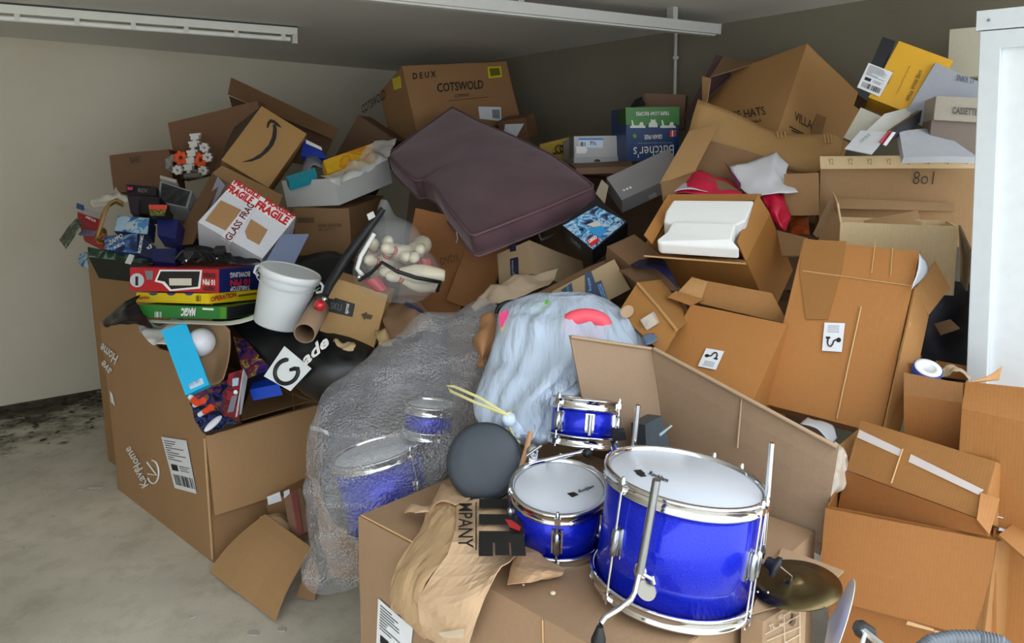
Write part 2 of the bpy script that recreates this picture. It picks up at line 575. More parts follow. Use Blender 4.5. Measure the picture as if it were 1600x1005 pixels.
def floor_mat():
    m, nt, b = newmat('stained_concrete'); L = nt.links; N = nt.nodes
    tc = N.new('ShaderNodeTexCoord')
    n1 = N.new('ShaderNodeTexNoise'); n1.inputs['Scale'].default_value = 1.1; n1.inputs['Detail'].default_value = 8; n1.inputs['Roughness'].default_value = .6
    n2 = N.new('ShaderNodeTexNoise'); n2.inputs['Scale'].default_value = 7; n2.inputs['Detail'].default_value = 8; n2.inputs['Roughness'].default_value = .7
    n3 = N.new('ShaderNodeTexNoise'); n3.inputs['Scale'].default_value = 140; n3.inputs['Detail'].default_value = 3
    for q in (n1, n2, n3): L.new(tc.outputs['Object'], q.inputs['Vector'])
    cr = N.new('ShaderNodeValToRGB'); e = cr.color_ramp
    e.elements[0].position = .28; e.elements[0].color = lin('#b9b4a4'); e.elements[1].position = .62; e.elements[1].color = lin('#e2dccc')
    x = e.elements.new(.8); x.color = lin('#ebe5d7')
    L.new(n1.outputs[0], cr.inputs[0])
    c2 = N.new('ShaderNodeValToRGB'); c2.color_ramp.elements[0].position = .30; c2.color_ramp.elements[0].color = (.62, .58, .52, 1); c2.color_ramp.elements[1].position = .52
    L.new(n2.outputs[0], c2.inputs[0])
    mx = N.new('ShaderNodeMix'); mx.data_type = 'RGBA'; mx.blend_type = 'MULTIPLY'; mx.inputs[0].default_value = .55
    L.new(cr.outputs[0], mx.inputs[6]); L.new(c2.outputs[0], mx.inputs[7])
    m2 = N.new('ShaderNodeMix'); m2.data_type = 'RGBA'; m2.blend_type = 'MULTIPLY'; m2.inputs[0].default_value = .18
    L.new(mx.outputs[2], m2.inputs[6]); L.new(n3.outputs[0], m2.inputs[7]); L.new(m2.outputs[2], b.inputs['Base Color'])
    # old dirt trodden in along the left wall
    geo = N.new('ShaderNodeNewGeometry')
    dt = N.new('ShaderNodeVectorMath'); dt.operation = 'DOT_PRODUCT'; dt.inputs[1].default_value = tuple(RV)
    L.new(geo.outputs['Position'], dt.inputs[0])
    n4 = N.new('ShaderNodeTexNoise'); n4.inputs['Scale'].default_value = 5; n4.inputs['Detail'].default_value = 9; n4.inputs['Roughness'].default_value = .75
    L.new(tc.outputs['Object'], n4.inputs['Vector'])
    mr = N.new('ShaderNodeMapRange'); mr.inputs[1].default_value = RC.dot(RV); mr.inputs[2].default_value = RC.dot(RV) + 1.3
    mr.inputs[3].default_value = .34; mr.inputs[4].default_value = -.12
    L.new(dt.outputs['Value'], mr.inputs[0])
    ad = N.new('ShaderNodeMath'); ad.operation = 'ADD'; L.new(n4.outputs[0], ad.inputs[0]); L.new(mr.outputs[0], ad.inputs[1])
    c4 = N.new('ShaderNodeValToRGB'); c4.color_ramp.elements[0].position = .52; c4.color_ramp.elements[1].position = .74
    L.new(ad.outputs[0], c4.inputs[0])
    m4 = N.new('ShaderNodeMix'); m4.data_type = 'RGBA'; m4.inputs[7].default_value = lin('#4a4234')
    L.new(c4.outputs[0], m4.inputs[0]); L.new(m2.outputs[2], m4.inputs[6]); L.new(m4.outputs[2], b.inputs['Base Color'])
    b.inputs['Roughness'].default_value = .8
    bp = N.new('ShaderNodeBump'); bp.inputs['Strength'].default_value = .35; bp.inputs['Distance'].default_value = .006
    L.new(n2.outputs[0], bp.inputs['Height']); L.new(bp.outputs[0], b.inputs['Normal'])
    return m

WALLM = wall_mat('painted_blockwork', '#d0c7b2', '#dad2c0', '#d4c7b3')
struct('floor', MB().cuboid(R(-.3, -.3, -.15), RU * 7.4, RV * 16.0, UP * .15), floor_mat())
struct('wall_left', MB().cuboid(R(-.2, 0, 0), RU * 7.0, -RV * .2, UP * ZC), WALLM)
struct('wall_right', MB().cuboid(R(0, 0, 0), RV * 5.75, -RU * .2, UP * ZC), wall_mat('darkened_blockwork', '#746d5e', '#807a69', '#797162'))  # right wall coloured darker to keep the back corner in shade
struct('wall_far', MB().cuboid(R(6.6, 0, 0), RV * 5.75, RU * .2, UP * ZC), WALLM)
struct('ceiling', MB().cuboid(R(-.2, -.2, ZC), RU * 7.0, RV * 5.95, UP * .15), wall_mat('ceiling_board', '#d8d6cf', '#dfddd7', '#d2d0c9'))

# long white strip fitting on the ceiling, and the conduit below its end
ZS = ZC - .06
P0, P1 = atz(640, -16, ZS), atz(1120, 38, ZS)
d = (P1 - P0).normalized(); sd = UP.cross(d).normalized()
P0 = P1 - d * 2.6
t = thing('strip_light', 'long white strip light casing on the ceiling, its end above the thin conduit', 'light', P1)
obj('casing', MB().prism([P0 - sd * .035 - UP * .005, P0 + sd * .055 - UP * .005, P0 + sd * .05 - UP * .055, P0 - sd * .03 - UP * .055], -d, (P1 - P0).length), plain('#c2c2bd', .45), t)
obj('end_cap', MB().prism([P1 - sd * .037 - UP * .003, P1 + sd * .057 - UP * .003, P1 + sd * .052 - UP * .057, P1 - sd * .032 - UP * .057], -d, -.012), plain('#b7b6b0', .5), t)
obj('diffuser', MB().prism([P0 - sd * .018 - UP * .0555, P0 + sd * .038 - UP * .0555, P0 + sd * .03 - UP * .063, P0 - sd * .010 - UP * .063], -d, (P1 - P0).length - .02), plain('#dededa', .35), t)

for k in (.3, 1.2, 2.2):
    q = P1 - d * k
    obj('hanger', MB().cuboid(q - sd * .02 - d * .015 - UP * .006, sd * .05, d * .03, UP * .066), plain('#b7b6b0', .5), t)

# fluorescent batten at left
Q1 = atz(462, 43, ZC); Q0 = atz(-120, -4, ZC)
d = (Q1 - Q0).normalized(); sd = UP.cross(d).normalized()
if sd.y > 0: sd = -sd
t = thing('fluorescent_light', 'fluorescent batten with a bare tube and clips, on the ceiling at left', 'light', Q1)
Lb = (Q1 - Q0).length
WM = plain('#d8d8cf', .4)
obj('tray', MB().prism([Q0 - sd * .05 - UP * .004, Q0 + sd * .05 - UP * .004, Q0 + sd * .04 - UP * .05, Q0 - sd * .04 - UP * .05], -d, Lb), WM, t)
obj('painted_gap_shade', MB().cuboid(Q0 - sd * .055 - UP * .003, d * Lb, sd * .11, -UP * .006), plain('#3a3a38', .7), t)  # dark strip painted in for the shade of the gap under the ceiling
tub = Q0 + sd * .03 - UP * .075
obj('tube', MB().tube([tub + d * .03, tub + d * (Lb - .04)], .014, 12), plain('#ededE8', .25), t)
for k in range(7):
    s = .12 + k * (Lb - .2) / 6
    q = tub + d * s
    obj('clip', MB().cuboid(q - d * .012 - sd * .02 + UP * .028, d * .024, sd * .036, -UP * .036), WM, t)
for s, nm in ((.0, 'lamp_holder'), (Lb - .03, 'lamp_holder')):
    q = tub + d * s
    obj(nm, MB().cuboid(q - sd * .022 + UP * .03, d * .028, sd * .044, -UP * .055), plain('#cfcfc7', .4), t)

# thin conduit down the right wall
K0 = at(1056, 52, 4.58); 
mb = MB().tube([Vector((K0.x, K0.y, ZC - .01)), Vector((K0.x, K0.y, 1.2))], .0105, 10)
t = thing('wall_conduit', 'thin grey conduit running down the back wall under the strip light', 'pipe', Vector((K0.x, K0.y, 1.2)))
obj('pipe', mb, plain('#b4b4ae', .4), t)
for z in (2.2, 1.75):
    obj('saddle_clip', MB().cuboid(Vector((K0.x - .016, K0.y - .014, z)), Vector((.032, 0, 0)), Vector((0, .05, 0)), UP * .018), plain('#a6a6a0', .4), t)

# ------------------------------------------------------------------ right-hand cartons
ORANGE, TAN, GREY, DARK, PALE = '#b97e44', '#ad8459', '#a68769', '#8a6747', '#edd3a6'

def frameV(P, Y, A, YA, h, depth):
    """upright box: top front corner P, top front edge to A, height h, running back by depth"""
    O = at(P[0], P[1], Y); a = at(A[0], A[1], YA) - O
    b = Vector((0, 0, -h)); b = (b - a * b.dot(a) / a.dot(a)).normalized() * h
    c = a.cross(b).normalized()
    if c.dot(O + a * .5 - CAM) < 0: c = -c
    return Frame(O, a, b, c * depth)

def crease(parent, fr, face, q0, q1, r=0.0016, lift=0.0045, col=None):
    """raised scored fold on a face"""
    P, n = fr.plane(face)
    if n.dot(CAM - P) < 0: n = -n
    p0, p1 = hit(*q0, P, n) + n * lift, hit(*q1, P, n) + n * lift
    return obj('score_line', MB().tube([p0, p1], r, 6), col or CB('#d9b27e'), parent)  # default paler board puts a lit edge into the fold's colour

def tape_mat():
    m, nt, b = newmat('clear_parcel_tape')
    b.inputs['Base Color'].default_value = (.75, .66, .52, 1); b.inputs['Roughness'].default_value = .12
    b.inputs['Alpha'].default_value = .42; b.inputs['Coat Weight'].default_value = .6
    return m
TAPE = tape_mat()

# --- white cabinet at the right edge
fr = frameV((1531, 30), 2.02, (1760, 8), 1.78, 2.0, .5)
t = thing('white_cabinet', 'tall white cabinet with a framed door standing at the right edge', 'cabinet', Vector((fr.pt(.5, 1, .5).x, fr.pt(.5, 1, .5).y, 0)))
WC = plain('#d3dade', .4)
fr.b = Vector((.014, 0, -1))
fr.b = fr.b.normalized() * (fr.O.z / abs(fr.b.normalized().z))
obj('body', MB().cuboid(fr.O + fr.a * .004, fr.a * .996, fr.b, fr.c), WC, t)
en = -fr.c.normalized(); ea = fr.a.normalized(); eb = fr.b.normalized()
obj('cap_board', MB().cuboid(fr.O + en * .022 - eb * .018, fr.a, eb * .05, fr.c * 1.02), WC, t)
H = fr.b.length; Wd = fr.a.length
dr = obj('door', MB().cuboid(fr.O + en * .003 + eb * .04 + ea * .012, ea * (Wd - .024), eb * (H - .08), fr.c.normalized() * .004), plain('#e4eaee', .35), t)
for nm, o2, l1, l2 in (('door_stile', ea * .01 + eb * .035, ea * .047, eb * (H - .07)), ('door_stile', ea * (Wd - .055) + eb * .035, ea * .045, eb * (H - .07)),
                       ('door_rail', ea * .057 + eb * .035, ea * (Wd - .112), eb * .045), ('door_rail', ea * .057 + eb * (H - .1), ea * (Wd - .112), eb * .06)):
    obj(nm, MB().cuboid(fr.O + en * .02 + o2, l1, l2, fr.c.normalized() * .016), WC, dr)
obj('screw', MB().ball(fr.O + en * .024 + ea * .03 + eb * .008, .004, 8, 5), plain('#8d9092', .3, .8), t)

DEEP = 1.17
# --- pale boards and boxes stacked behind the cabinet
fr = frame2((1484, 46), 2.75, (1600, 36), 2.62, (1480, 122), .09)
t = carton('flat_box', 'plain cream box standing at the top right behind the yellow box', fr, '#c9c4b0', cat='box', warp=.002)
fr = frameN((1462, 98), 2.55, (1580, 150), (1425, 200), (-.3, -1, .15), .12, .27, .24)
t = carton('grey_box', 'blue grey box with a small dark stamp, right of the yellow box', fr, '#a7aab4', cat='box', warp=.002)
words_on(t, fr, 'ab', 'SNKR 17', (1493, 126), (1521, 132), (1495, 117), plain('#2c3150', .6))
fr = frameN((1463, 150), 2.42, (1580, 156), (1454, 187), (-.25, -1, .05), .2)
t = carton('lidded_box', 'beige box with capital letters on its lid, right of the yellow box', fr, '#b3aa9c', cat='box', warp=.002)
words_on(t, fr, 'ab', 'CASSETTE', (1487, 178), (1526, 181), (1488, 167), plain('#4c443d', .6), .02)
fr2 = frameN((1456, 187), 2.43, (1580, 194), (1452, 238), (-.25, -1, .05), .19)
t2 = obj('box_base', MB().cuboid(fr2.O, fr2.a, fr2.b, fr2.c), CB('#85776d'), t)

# --- yellow box with black end and white label
fr = frame2((1405, 64), 2.62, (1490, 95), 2.55, (1357, 152), .16)
YEL = plain('#e0a81c', .45, var=.04)
t = thing('yellow_box', 'yellow box with a black end and white bar code label, tilted at top right', 'box', fr.pt(.5, 1, 1))
fr.a = fr.a * 1.0
obj('body', MB().cuboid(fr.O, fr.a, fr.b, fr.c), YEL, t)
P, n = fr.plane('ab')
lid = [hit(x, y, P, n) + n * .006 for x, y in ((1382, 57), (1398, 63), (1352, 153), (1338, 145))]
obj('black_end', MB().prism([hit(x, y, P, n) + n * .004 for x, y in ((1379, 58), (1399, 65), (1354, 158), (1340, 148))], n, .17), plain('#15161b', .45), t)
ship = [hit(x, y, P, n) for x, y in ((1357, 99), (1395, 114), (1374, 152), (1339, 137))]
ship_label(t, ship, n, .0065, 5)
for s, q0, q1, q2, b in (('White Wilde Barn', (1420, 160), (1441, 112), (1414, 157), .01), ('EXTRA', (1438, 158), (1451, 130), (1434, 156), .02), ('Trading and Fine Goods', (1402, 148), (1423, 104), (1399, 147), 0), ('SIZES', (1388, 132), (1396, 112), (1385, 131), .02)):
    words_on(t, fr, 'ab', s, q0, q1, q2, plain('#6d4a12', .6), b)

# --- white cardboard mailers and sleeve in front of it
t = thing('white_sleeve_box', 'crushed white mailer box with black and red spine below the yellow box', 'box', at(1400, 240, 2.5))
panel('panel', t, [(1382, 178, 2.52), (1430, 166, 2.58), (1400, 214, 2.44), (1352, 206, 2.46)], plain('#d8d8d4', .5), .004, .004)
panel('panel', t, [(1320, 232, 2.36), (1345, 204, 2.42), (1391, 206, 2.38), (1362, 240, 2.32)], plain('#dcdfe6', .5), .004, .003)
panel('spine', t, [(1362, 240, 2.325), (1391, 206, 2.385), (1440, 172, 2.5), (1436, 192, 2.48)], plain('#25242a', .4), .02, .004)
panel('red_band', t, [(1374, 222, 2.345), (1389, 204, 2.375), (1396, 206, 2.385), (1380, 225, 2.35)], plain('#b3243a', .4), .003, .0)
panel('white_band', t, [(1380, 226, 2.34), (1395, 206, 2.37), (1400, 207, 2.38), (1385, 228, 2.345)], plain('#e3e3e3', .4), .003, .0)
O = at(1340, 226, 2.34)
words(t, 'CONTENTS', at(1343, 226, 2.345), at(1358, 214, 2.365), at(1341, 222, 2.35), plain('#444a66', .6), lift=.008)
t = carton('white_mailer', 'flat off white mailer standing behind the crushed white mailer', frameN((1345, 168), 2.6, (1392, 188), (1334, 222), (-.3, -1, .25), .03), '#cfccbd', warp=.002)
t = obj('pale_lid', MB().board([at(1405, 206, 2.42), at(1463, 200, 2.5), at(1528, 246, 2.3), at(1412, 246, 2.3)], .025, 4, 4, .002, .004), plain('#b9bdc6', .5))
tag(t, 'pale blue grey plastic lid lying in the carton marked 801', 'lid')

# --- carton marked 801
DEEP = 1.24
fr = frameV((1282, 262), 2.4, (1530, 261), 2.26, .30, .28)
t = carton('storage_carton', 'wide brown carton with 801 written on its side beside the white cabinet', fr, '#b08a60', opens=('ca',), warp=.003)
panel('flap', t, [(1282, 264, 2.345), (1530, 263, 2.215), (1526, 243, 2.2), (1281, 245, 2.33)], CB(PALE), .005, .003)
for k in range(8):
    x = 1294 + k * 30
    words(t, 'Y2', at(x, 256 - k * .1, 2.32 - .017 * k), at(x + 8, 256 - k * .1, 2.315 - .017 * k), at(x, 247, 2.31 - .017 * k), plain('#8d7350', .6), lift=.004)
words_on(t, fr, 'ab', '8o1', (1426, 288), (1460, 288), (1426, 268), plain('#3a3028', .6), -.01, .15)

# --- open pale carton under it
DEEP = 1.16
fr = frameV((1313, 347), 2.24, (1497, 354), 2.12, .23, .26)
t = carton('open_carton', 'open pale ribbed carton with flaps up below the carton marked 801', fr, PALE, opens=('ca',), flute=.6, warp=.004)
panel('flap', t, [(1306, 309, 2.52), (1490, 318, 2.42), (1492, 330, 2.43), (1308, 326, 2.5)], CB('#a98760'), .005, .004)
panel('flap', t, [(1313, 349, 2.24), (1306, 330, 2.5), (1300, 300, 2.48), (1308, 318, 2.24)], CB(PALE), .006, .002)
panel('flap', t, [(1300, 304, 2.3), (1306, 328, 2.3), (1277, 372, 2.34), (1270, 366, 2.34)], CB('#8e7050'), .006, .002)
panel('flap', t, [(1497, 352, 2.12), (1515, 390, 2.06), (1509, 455, 2.1), (1500, 440, 2.3)], CB('#8b7a64'), .006, .002)
panel('inner_flap', t, [(1350, 344, 2.36), (1434, 328, 2.4), (1440, 350, 2.34), (1352, 352, 2.3)], CB('#b28f66'), .004, .006)

DEEP = 1.0
NV = plain('#14182a', .6)
o = obj('navy_cloth_heap', MB().sheet([[at(1440, 440, 2.7), at(1480, 445, 2.7), at(1530, 440, 2.6)], [at(1435, 490, 2.6), at(1480, 500, 2.56), at(1530, 490, 2.5)], [at(1425, 540, 2.5), at(1480, 545, 2.44), at(1530, 545, 2.4)], [at(1420, 600, 2.45), at(1475, 600, 2.4), at(1530, 600, 2.3)]], 6, 6, .04, 7, .004, 3, fold=.03), NV)
tag(o, 'dark navy cloth heap in the gap between the tall leaning carton and the white cabinet', 'cloth')
o = obj('cardboard_scrap', MB().board([at(1460, 505, 2.44), at(1485, 498, 2.46), at(1500, 512, 2.42), at(1470, 522, 2.38)], .005, 2, 2, .004), CB('#7a5a3c'))
tag(o, 'small brown cardboard scrap on the dark navy cloth heap', 'cardboard')
# --- tall leaning carton with the white cable sticker
fr5 = frame2((1437, 394), 2.2, (1257, 374), 2.42, (1376, 678), .12)
t = carton('tall_carton', 'tall orange brown carton leaning back, white cable sticker at its middle', fr5, ORANGE, warp=.004)
P, n = fr5.plane('ab')
def icon_label(t, fr, pix, flip, nm='sticker'):
    P, n = fr.plane('ab')
    w = [hit(x, y, P, n) + n * .006 for x, y in pix]
    lab = obj(nm, MB().prism(w, n, .001), LABEL, t)
    O, u, v = w[0], w[1] - w[0], w[3] - w[0]
    if flip: O, u, v = w[2], w[3] - w[2], w[1] - w[2]
    q = lambda x, y: O + u * x + v * y + n * .0015
    mb = MB(); r = .0022
    mb.tube([q(.25, .55), q(.25, .72), q(.32, .82), q(.42, .84), q(.5, .76), q(.54, .64), q(.64, .6), q(.7, .6)], r, 6)
    mb.prism([q(.14, .5), q(.36, .5), q(.36, .56), q(.29, .58), q(.29, .68), q(.21, .68), q(.21, .58), q(.14, .56)], n, .001)
    mb.prism([q(.77 + .12 * math.cos(a), .6 + .085 * math.sin(a)) for a in [k * PI / 6 for k in range(12)]], n, .001)
    obj('cable_symbol', mb, INK, lab)
    m2 = MB()
    for k in range(4): m2.prism([q(.2, .1 + .07 * k), q(.75, .1 + .07 * k), q(.75, .125 + .07 * k), q(.2, .125 + .07 * k)], n, .0008)
    obj('small_print', m2, plain('#a9adb2', .6), lab)
icon_label(t, fr5, [(1289, 505), (1321, 506), (1316, 551), (1285, 549)], False)
crease(t, fr5, 'ab', (1255, 424), (1428, 448)); crease(t, fr5, 'ab', (1346, 480), (1308, 655), .0025)
crease(t, fr5, 'ab', (1368, 380), (1362, 428), .0015); crease(t, fr5, 'ab', (1395, 388), (1392, 432), .0015)
decal('old_tape', t, fr5, 'ab', [(1257, 375), (1322, 378), (1316, 420), (1294, 500), (1260, 500), (1250, 424)], CB('#a3723c'), .0048)
panel('flap', t, [(1431, 450, 2.17), (1462, 408, 2.26), (1484, 450, 2.2), (1452, 492, 2.14)], CB('#bd8c56'), .006, .006)
panel('flap', t, [(1431, 448, 2.165), (1452, 490, 2.15), (1440, 556, 2.1), (1402, 690, 1.98), ][0:2] + [(1437, 560, 2.1), (1378, 690, 1.96)], CB('#b98751'), .006, .002)
panel('flap', t, [(1437, 560, 2.1), (1440, 555, 2.11), (1402, 690, 1.98), (1378, 690, 1.965)], CB('#b98751'), .006, .002)
obj('torn_tape', MB().sheet([[at(1436, 396, 2.16), at(1446, 410, 2.17)], [at(1434, 420, 2.15), at(1449, 425, 2.17)], [at(1424, 452, 2.13), at(1432, 446, 2.15)]], 3, 3, .004, 20), plain('#cfd6dc', .2), t)
decal('tape_scuff', t, fr5, 'ab', [(1416, 508), (1424, 504), (1412, 556), (1404, 558)], plain('#c3a683', .35), .0048)

# --- carton left of it with the same sticker upside down
fr6 = frame2((1080, 476), 2.5, (1230, 507), 2.3, (1030, 566), .3)
fr6.b *= 1.25
t = carton('sticker_carton', 'orange brown carton with raised flaps and an upside down cable sticker', fr6, ORANGE, opens=('ca',), warp=.004)
icon_label(t, fr6, [(1104, 546), (1132, 551), (1119, 580), (1091, 574)], True)
panel('flap', t, [(1081, 477, 2.49), (1045, 463, 2.46), (1056, 455, 2.52), (1100, 468, 2.56)], CB('#b07c46'), .005, .004)
panel('flap', t, [(1092, 474, 2.57), (1232, 507, 2.40), (1206, 458, 2.44), (1104, 439, 2.58)], CB('#b3804a'), .005, .006)
panel('flap', t, [(1056, 460, 2.56), (1094, 472, 2.56), (1106, 440, 2.575), (1081, 433, 2.6)], CB('#b98a55'), .005, .004)

# --- small open cartons in front of the cabinet
fr = frameV((1412, 617), 1.9, (1504, 629), 1.82, .6, .2)
t = carton('narrow_carton', 'narrow open orange carton with a roll of tape in it, beside the leaning carton', fr, '#a36c38', opens=('ca',), warp=.004)
panel('flap', t, [(1412, 617, 1.9), (1504, 629, 1.82), (1504, 599, 1.84), (1412, 582, 1.92)], CB('#96683a'), .005, .004)
panel('flap', t, [(1422, 582, 1.98), (1460, 586, 2.06), (1463, 566, 2.06), (1420, 567, 1.97)], CB('#b8844e'), .005, .003)
panel('flap', t, [(1462, 588, 2.1), (1552, 600, 1.98), (1550, 580, 1.98), (1462, 564, 2.1)], CB('#a06e3c'), .005, .004)
mt = Matrix.Translation(at(1447, 583, 1.945)) @ Matrix.Rotation(.5, 4, 'X')
o = thing('tape_roll', 'roll of white tape with a blue rim inside the narrow open carton', 'tape', at(1447, 596, 1.945))
obj('tape_band', MB().lathe([(.018, -.02), (.033, -.02), (.033, .02), (.018, .02), (.018, -.02)], mt, 24), WHITE, o)
obj('core_rim', MB().lathe([(.031, -.021), (.036, -.021), (.036, .018), (.031, .018), (.031, -.021)], mt, 24), plain('#2f3f86', .4), o)
o = obj('crumpled_film', MB().sheet([[at(1470, 590, 1.92), at(1490, 583, 1.9), at(1512, 594, 1.86)], [at(1472, 580, 1.96), at(1492, 574, 1.95), at(1520, 586, 1.9)]], 6, 6, .02, 30), plain('#b9a285', .15))
tag(o, 'scrap of shiny crumpled packing film in the narrow open carton', 'packaging')

fr = frameV((1503, 639), 1.68, (1640, 668), 1.56, .55, .2)
t = carton('upright_carton', 'orange brown carton with its front flap up at the right frame edge', fr, '#a26c37', opens=('ca',), warp=.004)
panel('flap', t, [(1503, 639, 1.68), (1640, 668, 1.56), (1640, 610, 1.57), (1509, 596, 1.7)], CB('#a56f3a'), .005, .004)
panel('flap', t, [(1510, 598, 1.72), (1545, 588, 1.85), (1566, 572, 1.88), (1562, 592, 1.86)], CB('#c08d57'), .005, .002)

# --- long taped carton lying in front
fr = frame2((1322, 734), 1.86, (1532, 812), 1.58, (1342, 668), .12, .13)
t = carton('taped_carton', 'crushed brown carton with shiny clear tape along its far edge', fr, '#a87541', warp=.004)
P, n = fr.plane('ab')
if n.dot(CAM - P) < 0: n = -n
for q in ([(1344, 672), (1412, 704), (1407, 714), (1340, 684)], [(1424, 710), (1538, 766), (1530, 774), (1420, 722)]):
    w = [hit(x, y, P, n) + n * .004 for x, y in q]
    obj('packing_tape', MB().board(w, .001, 10, 3, .003), plain('#d3c8c4', .12), t)
crease(t, fr, 'ab', (1412, 702), (1394, 756), .002)
panel('panel', t, [(1322, 736, 1.855), (1532, 813, 1.575), (1545, 838, 1.56), (1308, 796, 1.84)], CB('#985f2e'), .006, .005)
panel('end_panel', t, [(1532, 770, 1.6), (1562, 780, 1.58), (1546, 836, 1.55), (1526, 812, 1.57)], CB('#a8723e'), .006, .003)
panel('flap', t, [(1306, 700, 1.9), (1340, 672, 1.96), (1322, 734, 1.87), (1312, 760, 1.86)], CB('#a77a47'), .006, .003)

# --- big carton at the lower right with its flap folded down over a lower box
fr = frameV((1291, 792), 1.76, (1556, 842), 1.57, .72, .15)
t = carton('flap_carton', 'orange brown carton with a wide flap folded down at lower right', fr, '#9c6531', opens=('ca',), warp=.004)
nn = -fr.c.normalized() * .012
w = [fr.O + nn, fr.O + fr.a + nn, fr.hit('ab', 1537, 992) + nn * 1.8, fr.hit('ab', 1281, 926) + nn * 1.8]
panel('flap', t, w, CB('#a26b37'), .006, .004)
for q in ([(1420, 962), (1460, 974), (1462, 978), (1418, 967)], [(1462, 976), (1535, 996), (1535, 1001), (1462, 981)]):
    obj('torn_edge', MB().prism([fr.hit('ab', x, y) + nn * 2.2 for x, y in q], nn, .003), CB('#d0ad80'), t)
panel('flap', t, [(1561, 834, 1.56), (1592, 812, 1.62), (1660, 880, 1.48), (1640, 905, 1.44)], CB('#a06e3c'), .006, .006)
fr7 = frameV((1556, 846), 1.565, (1640, 822), 1.7, .7, .1)
t7 = carton('shaded_carton', 'brown carton wall in shade behind the folded flap, at the lower right edge', fr7, '#9a6d3d', warp=.004)
o = obj('white_paper_sheet', MB().sheet([[at(1553, 806, 1.62), at(1592, 812, 1.6)], [at(1566, 800, 1.7), at(1586, 806, 1.68)], [at(1560, 830, 1.6), at(1575, 832, 1.6)]], 4, 4, .004, 12), plain('#d5dae4', .5))
tag(o, 'white paper sheet tucked between the taped carton and the frame edge', 'paper')
o = obj('bubble_wrap_strip', MB().sheet([[at(1304, 690, 1.9), at(1318, 700, 1.88), at(1326, 720, 1.86)], [at(1298, 730, 1.86), at(1312, 740, 1.85), at(1320, 750, 1.85)], [at(1292, 775, 1.83), at(1300, 780, 1.82), at(1310, 776, 1.83)]], 6, 6, .02, 25), plain('#b9aa98', .2))
tag(o, 'crumpled strip of clear wrap sticking out beside the taped carton', 'packaging')
o = obj('white_packet', MB().sheet([[at(1250, 664, 2.02), at(1262, 652, 2.1)], [at(1278, 672, 1.98), at(1296, 664, 2.06)], [at(1298, 696, 1.93), at(1308, 684, 1.98)]], 5, 5, .006, 14), plain('#c3cad2', .35))
tag(o, 'crumpled white packet in the gap below the tall leaning carton', 'packet')

# --- front carton carrying the drum kit
Z1 = .672
O = atz(560, 806, Z1); A1 = atz(919, 1005, Z1); ad = (A1 - O).normalized(); bd = Vector((-ad.y, ad.x, 0))
fF = Frame(O, ad * .90, bd * .74, Vector((0, 0, -Z1)))
t = carton('drum_carton', 'big brown carton in front carrying the blue drums, courier label on its side', fF, GREY, warp=.004)
P, n = fF.plane('ca')
ship_label(t, [hit(x, y, P, n) for x, y in ((594, 934), (648, 980), (640, 1060), (590, 1030))], n, .0065, 3)
crease(t, fF, 'ab', (565, 808), (645, 850), .002); crease(t, fF, 'ca', (850, 968), (851, 1010), .0015)
O2 = at(1192, 972, 1.45)
f2 = Frame(O2, Vector((.79, .61, 0)) * .16, Vector((-.61, .79, 0)) * .05, Vector((0, 0, -O2.z)))
t2 = carton('printed_carton', 'narrow brown carton with printed panels below the brass cymbal', f2, '#a68a6c', warp=.002)
def prect(pts): return [f2.hit('ca', x, y) for x, y in pts]
wl = plain('#cbb9a2', .6)
P, n = f2.plane('ca')
for q0, q1 in (((1193, 990), (1246, 960)), ((1222, 958), (1224, 1010)), ((1247, 946), (1247, 1010)), ((1196, 1000), (1248, 978)), ((1222, 960), (1247, 946)), ((1222, 1004), (1248, 990))):
    obj('printed_line', MB().tube([f2.hit('ca', *q0) + n * .004, f2.hit('ca', *q1) + n * .004], .0012, 5), wl, t2)
for s, a0, a1, a2 in (('TL', (1199, 984), (1208, 979), (1198, 976)), ('HS', (1214, 968), (1220, 965), (1213, 960)), ('kg', (1215, 980), (1221, 977), (1214, 972))):
    words_on(t2, f2, 'ca', s, a0, a1, a2, wl, .02)
decal('printed_figure', t2, f2, 'ca', [(1236, 958), (1241, 960), (1240, 972), (1236, 978), (1232, 974), (1236, 968)], plain('#5e4c3d', .6))
panel('flap', t2, [(1170, 960, 1.46), (1222, 856, 1.72), (1319, 892, 1.66), (1278, 930, 1.55)], CB('#ad9072'), .004, .002)

# --- tall folded board standing behind the drums
t = thing('standing_flap_board', 'big grey brown cardboard board folded in two, standing behind the drums', 'cardboard', at(1140, 860, 1.9))
BRD = CB('#9c8268')
panel('panel', t, [(890, 524, 2.1), (1019, 543, 2.2), (1045, 735, 2.16), (922, 680, 2.08)], BRD, .006, .004)
panel('panel', t, [(1019, 543, 2.2), (1310, 697, 1.84), (1281, 868, 1.8), (1040, 735, 2.16)], BRD, .006, .004)
for q0, q1 in (((1022, 545, 2.19), (1308, 699, 1.83)),):
    obj('rim', MB().tube([at(*q0), at(*q1)], .006, 8), CB('#b59a7c'), t)
obj('rim', MB().tube([at(892, 526, 2.095), at(1018, 545, 2.195)], .005, 8), CB('#b59a7c'), t)
obj('score_line', MB().tube([at(1159, 620, 2.01), at(1152, 700, 1.99)], .003, 6), CB('#b79c7e'), t)
obj('score_line', MB().tube([at(1180, 800, 1.93), at(1282, 850, 1.79)], .002, 6), CB('#8a735c'), t)

# ------------------------------------------------------------------ left-hand pile
def norm_to_cam(pts):
    n = (pts[1] - pts[0]).cross(pts[3] - pts[0]).normalized()
    return n if n.dot(CAM - pts[0]) > 0 else -n

def W4(pts): return [q if isinstance(q, Vector) else at(*q) for q in pts]

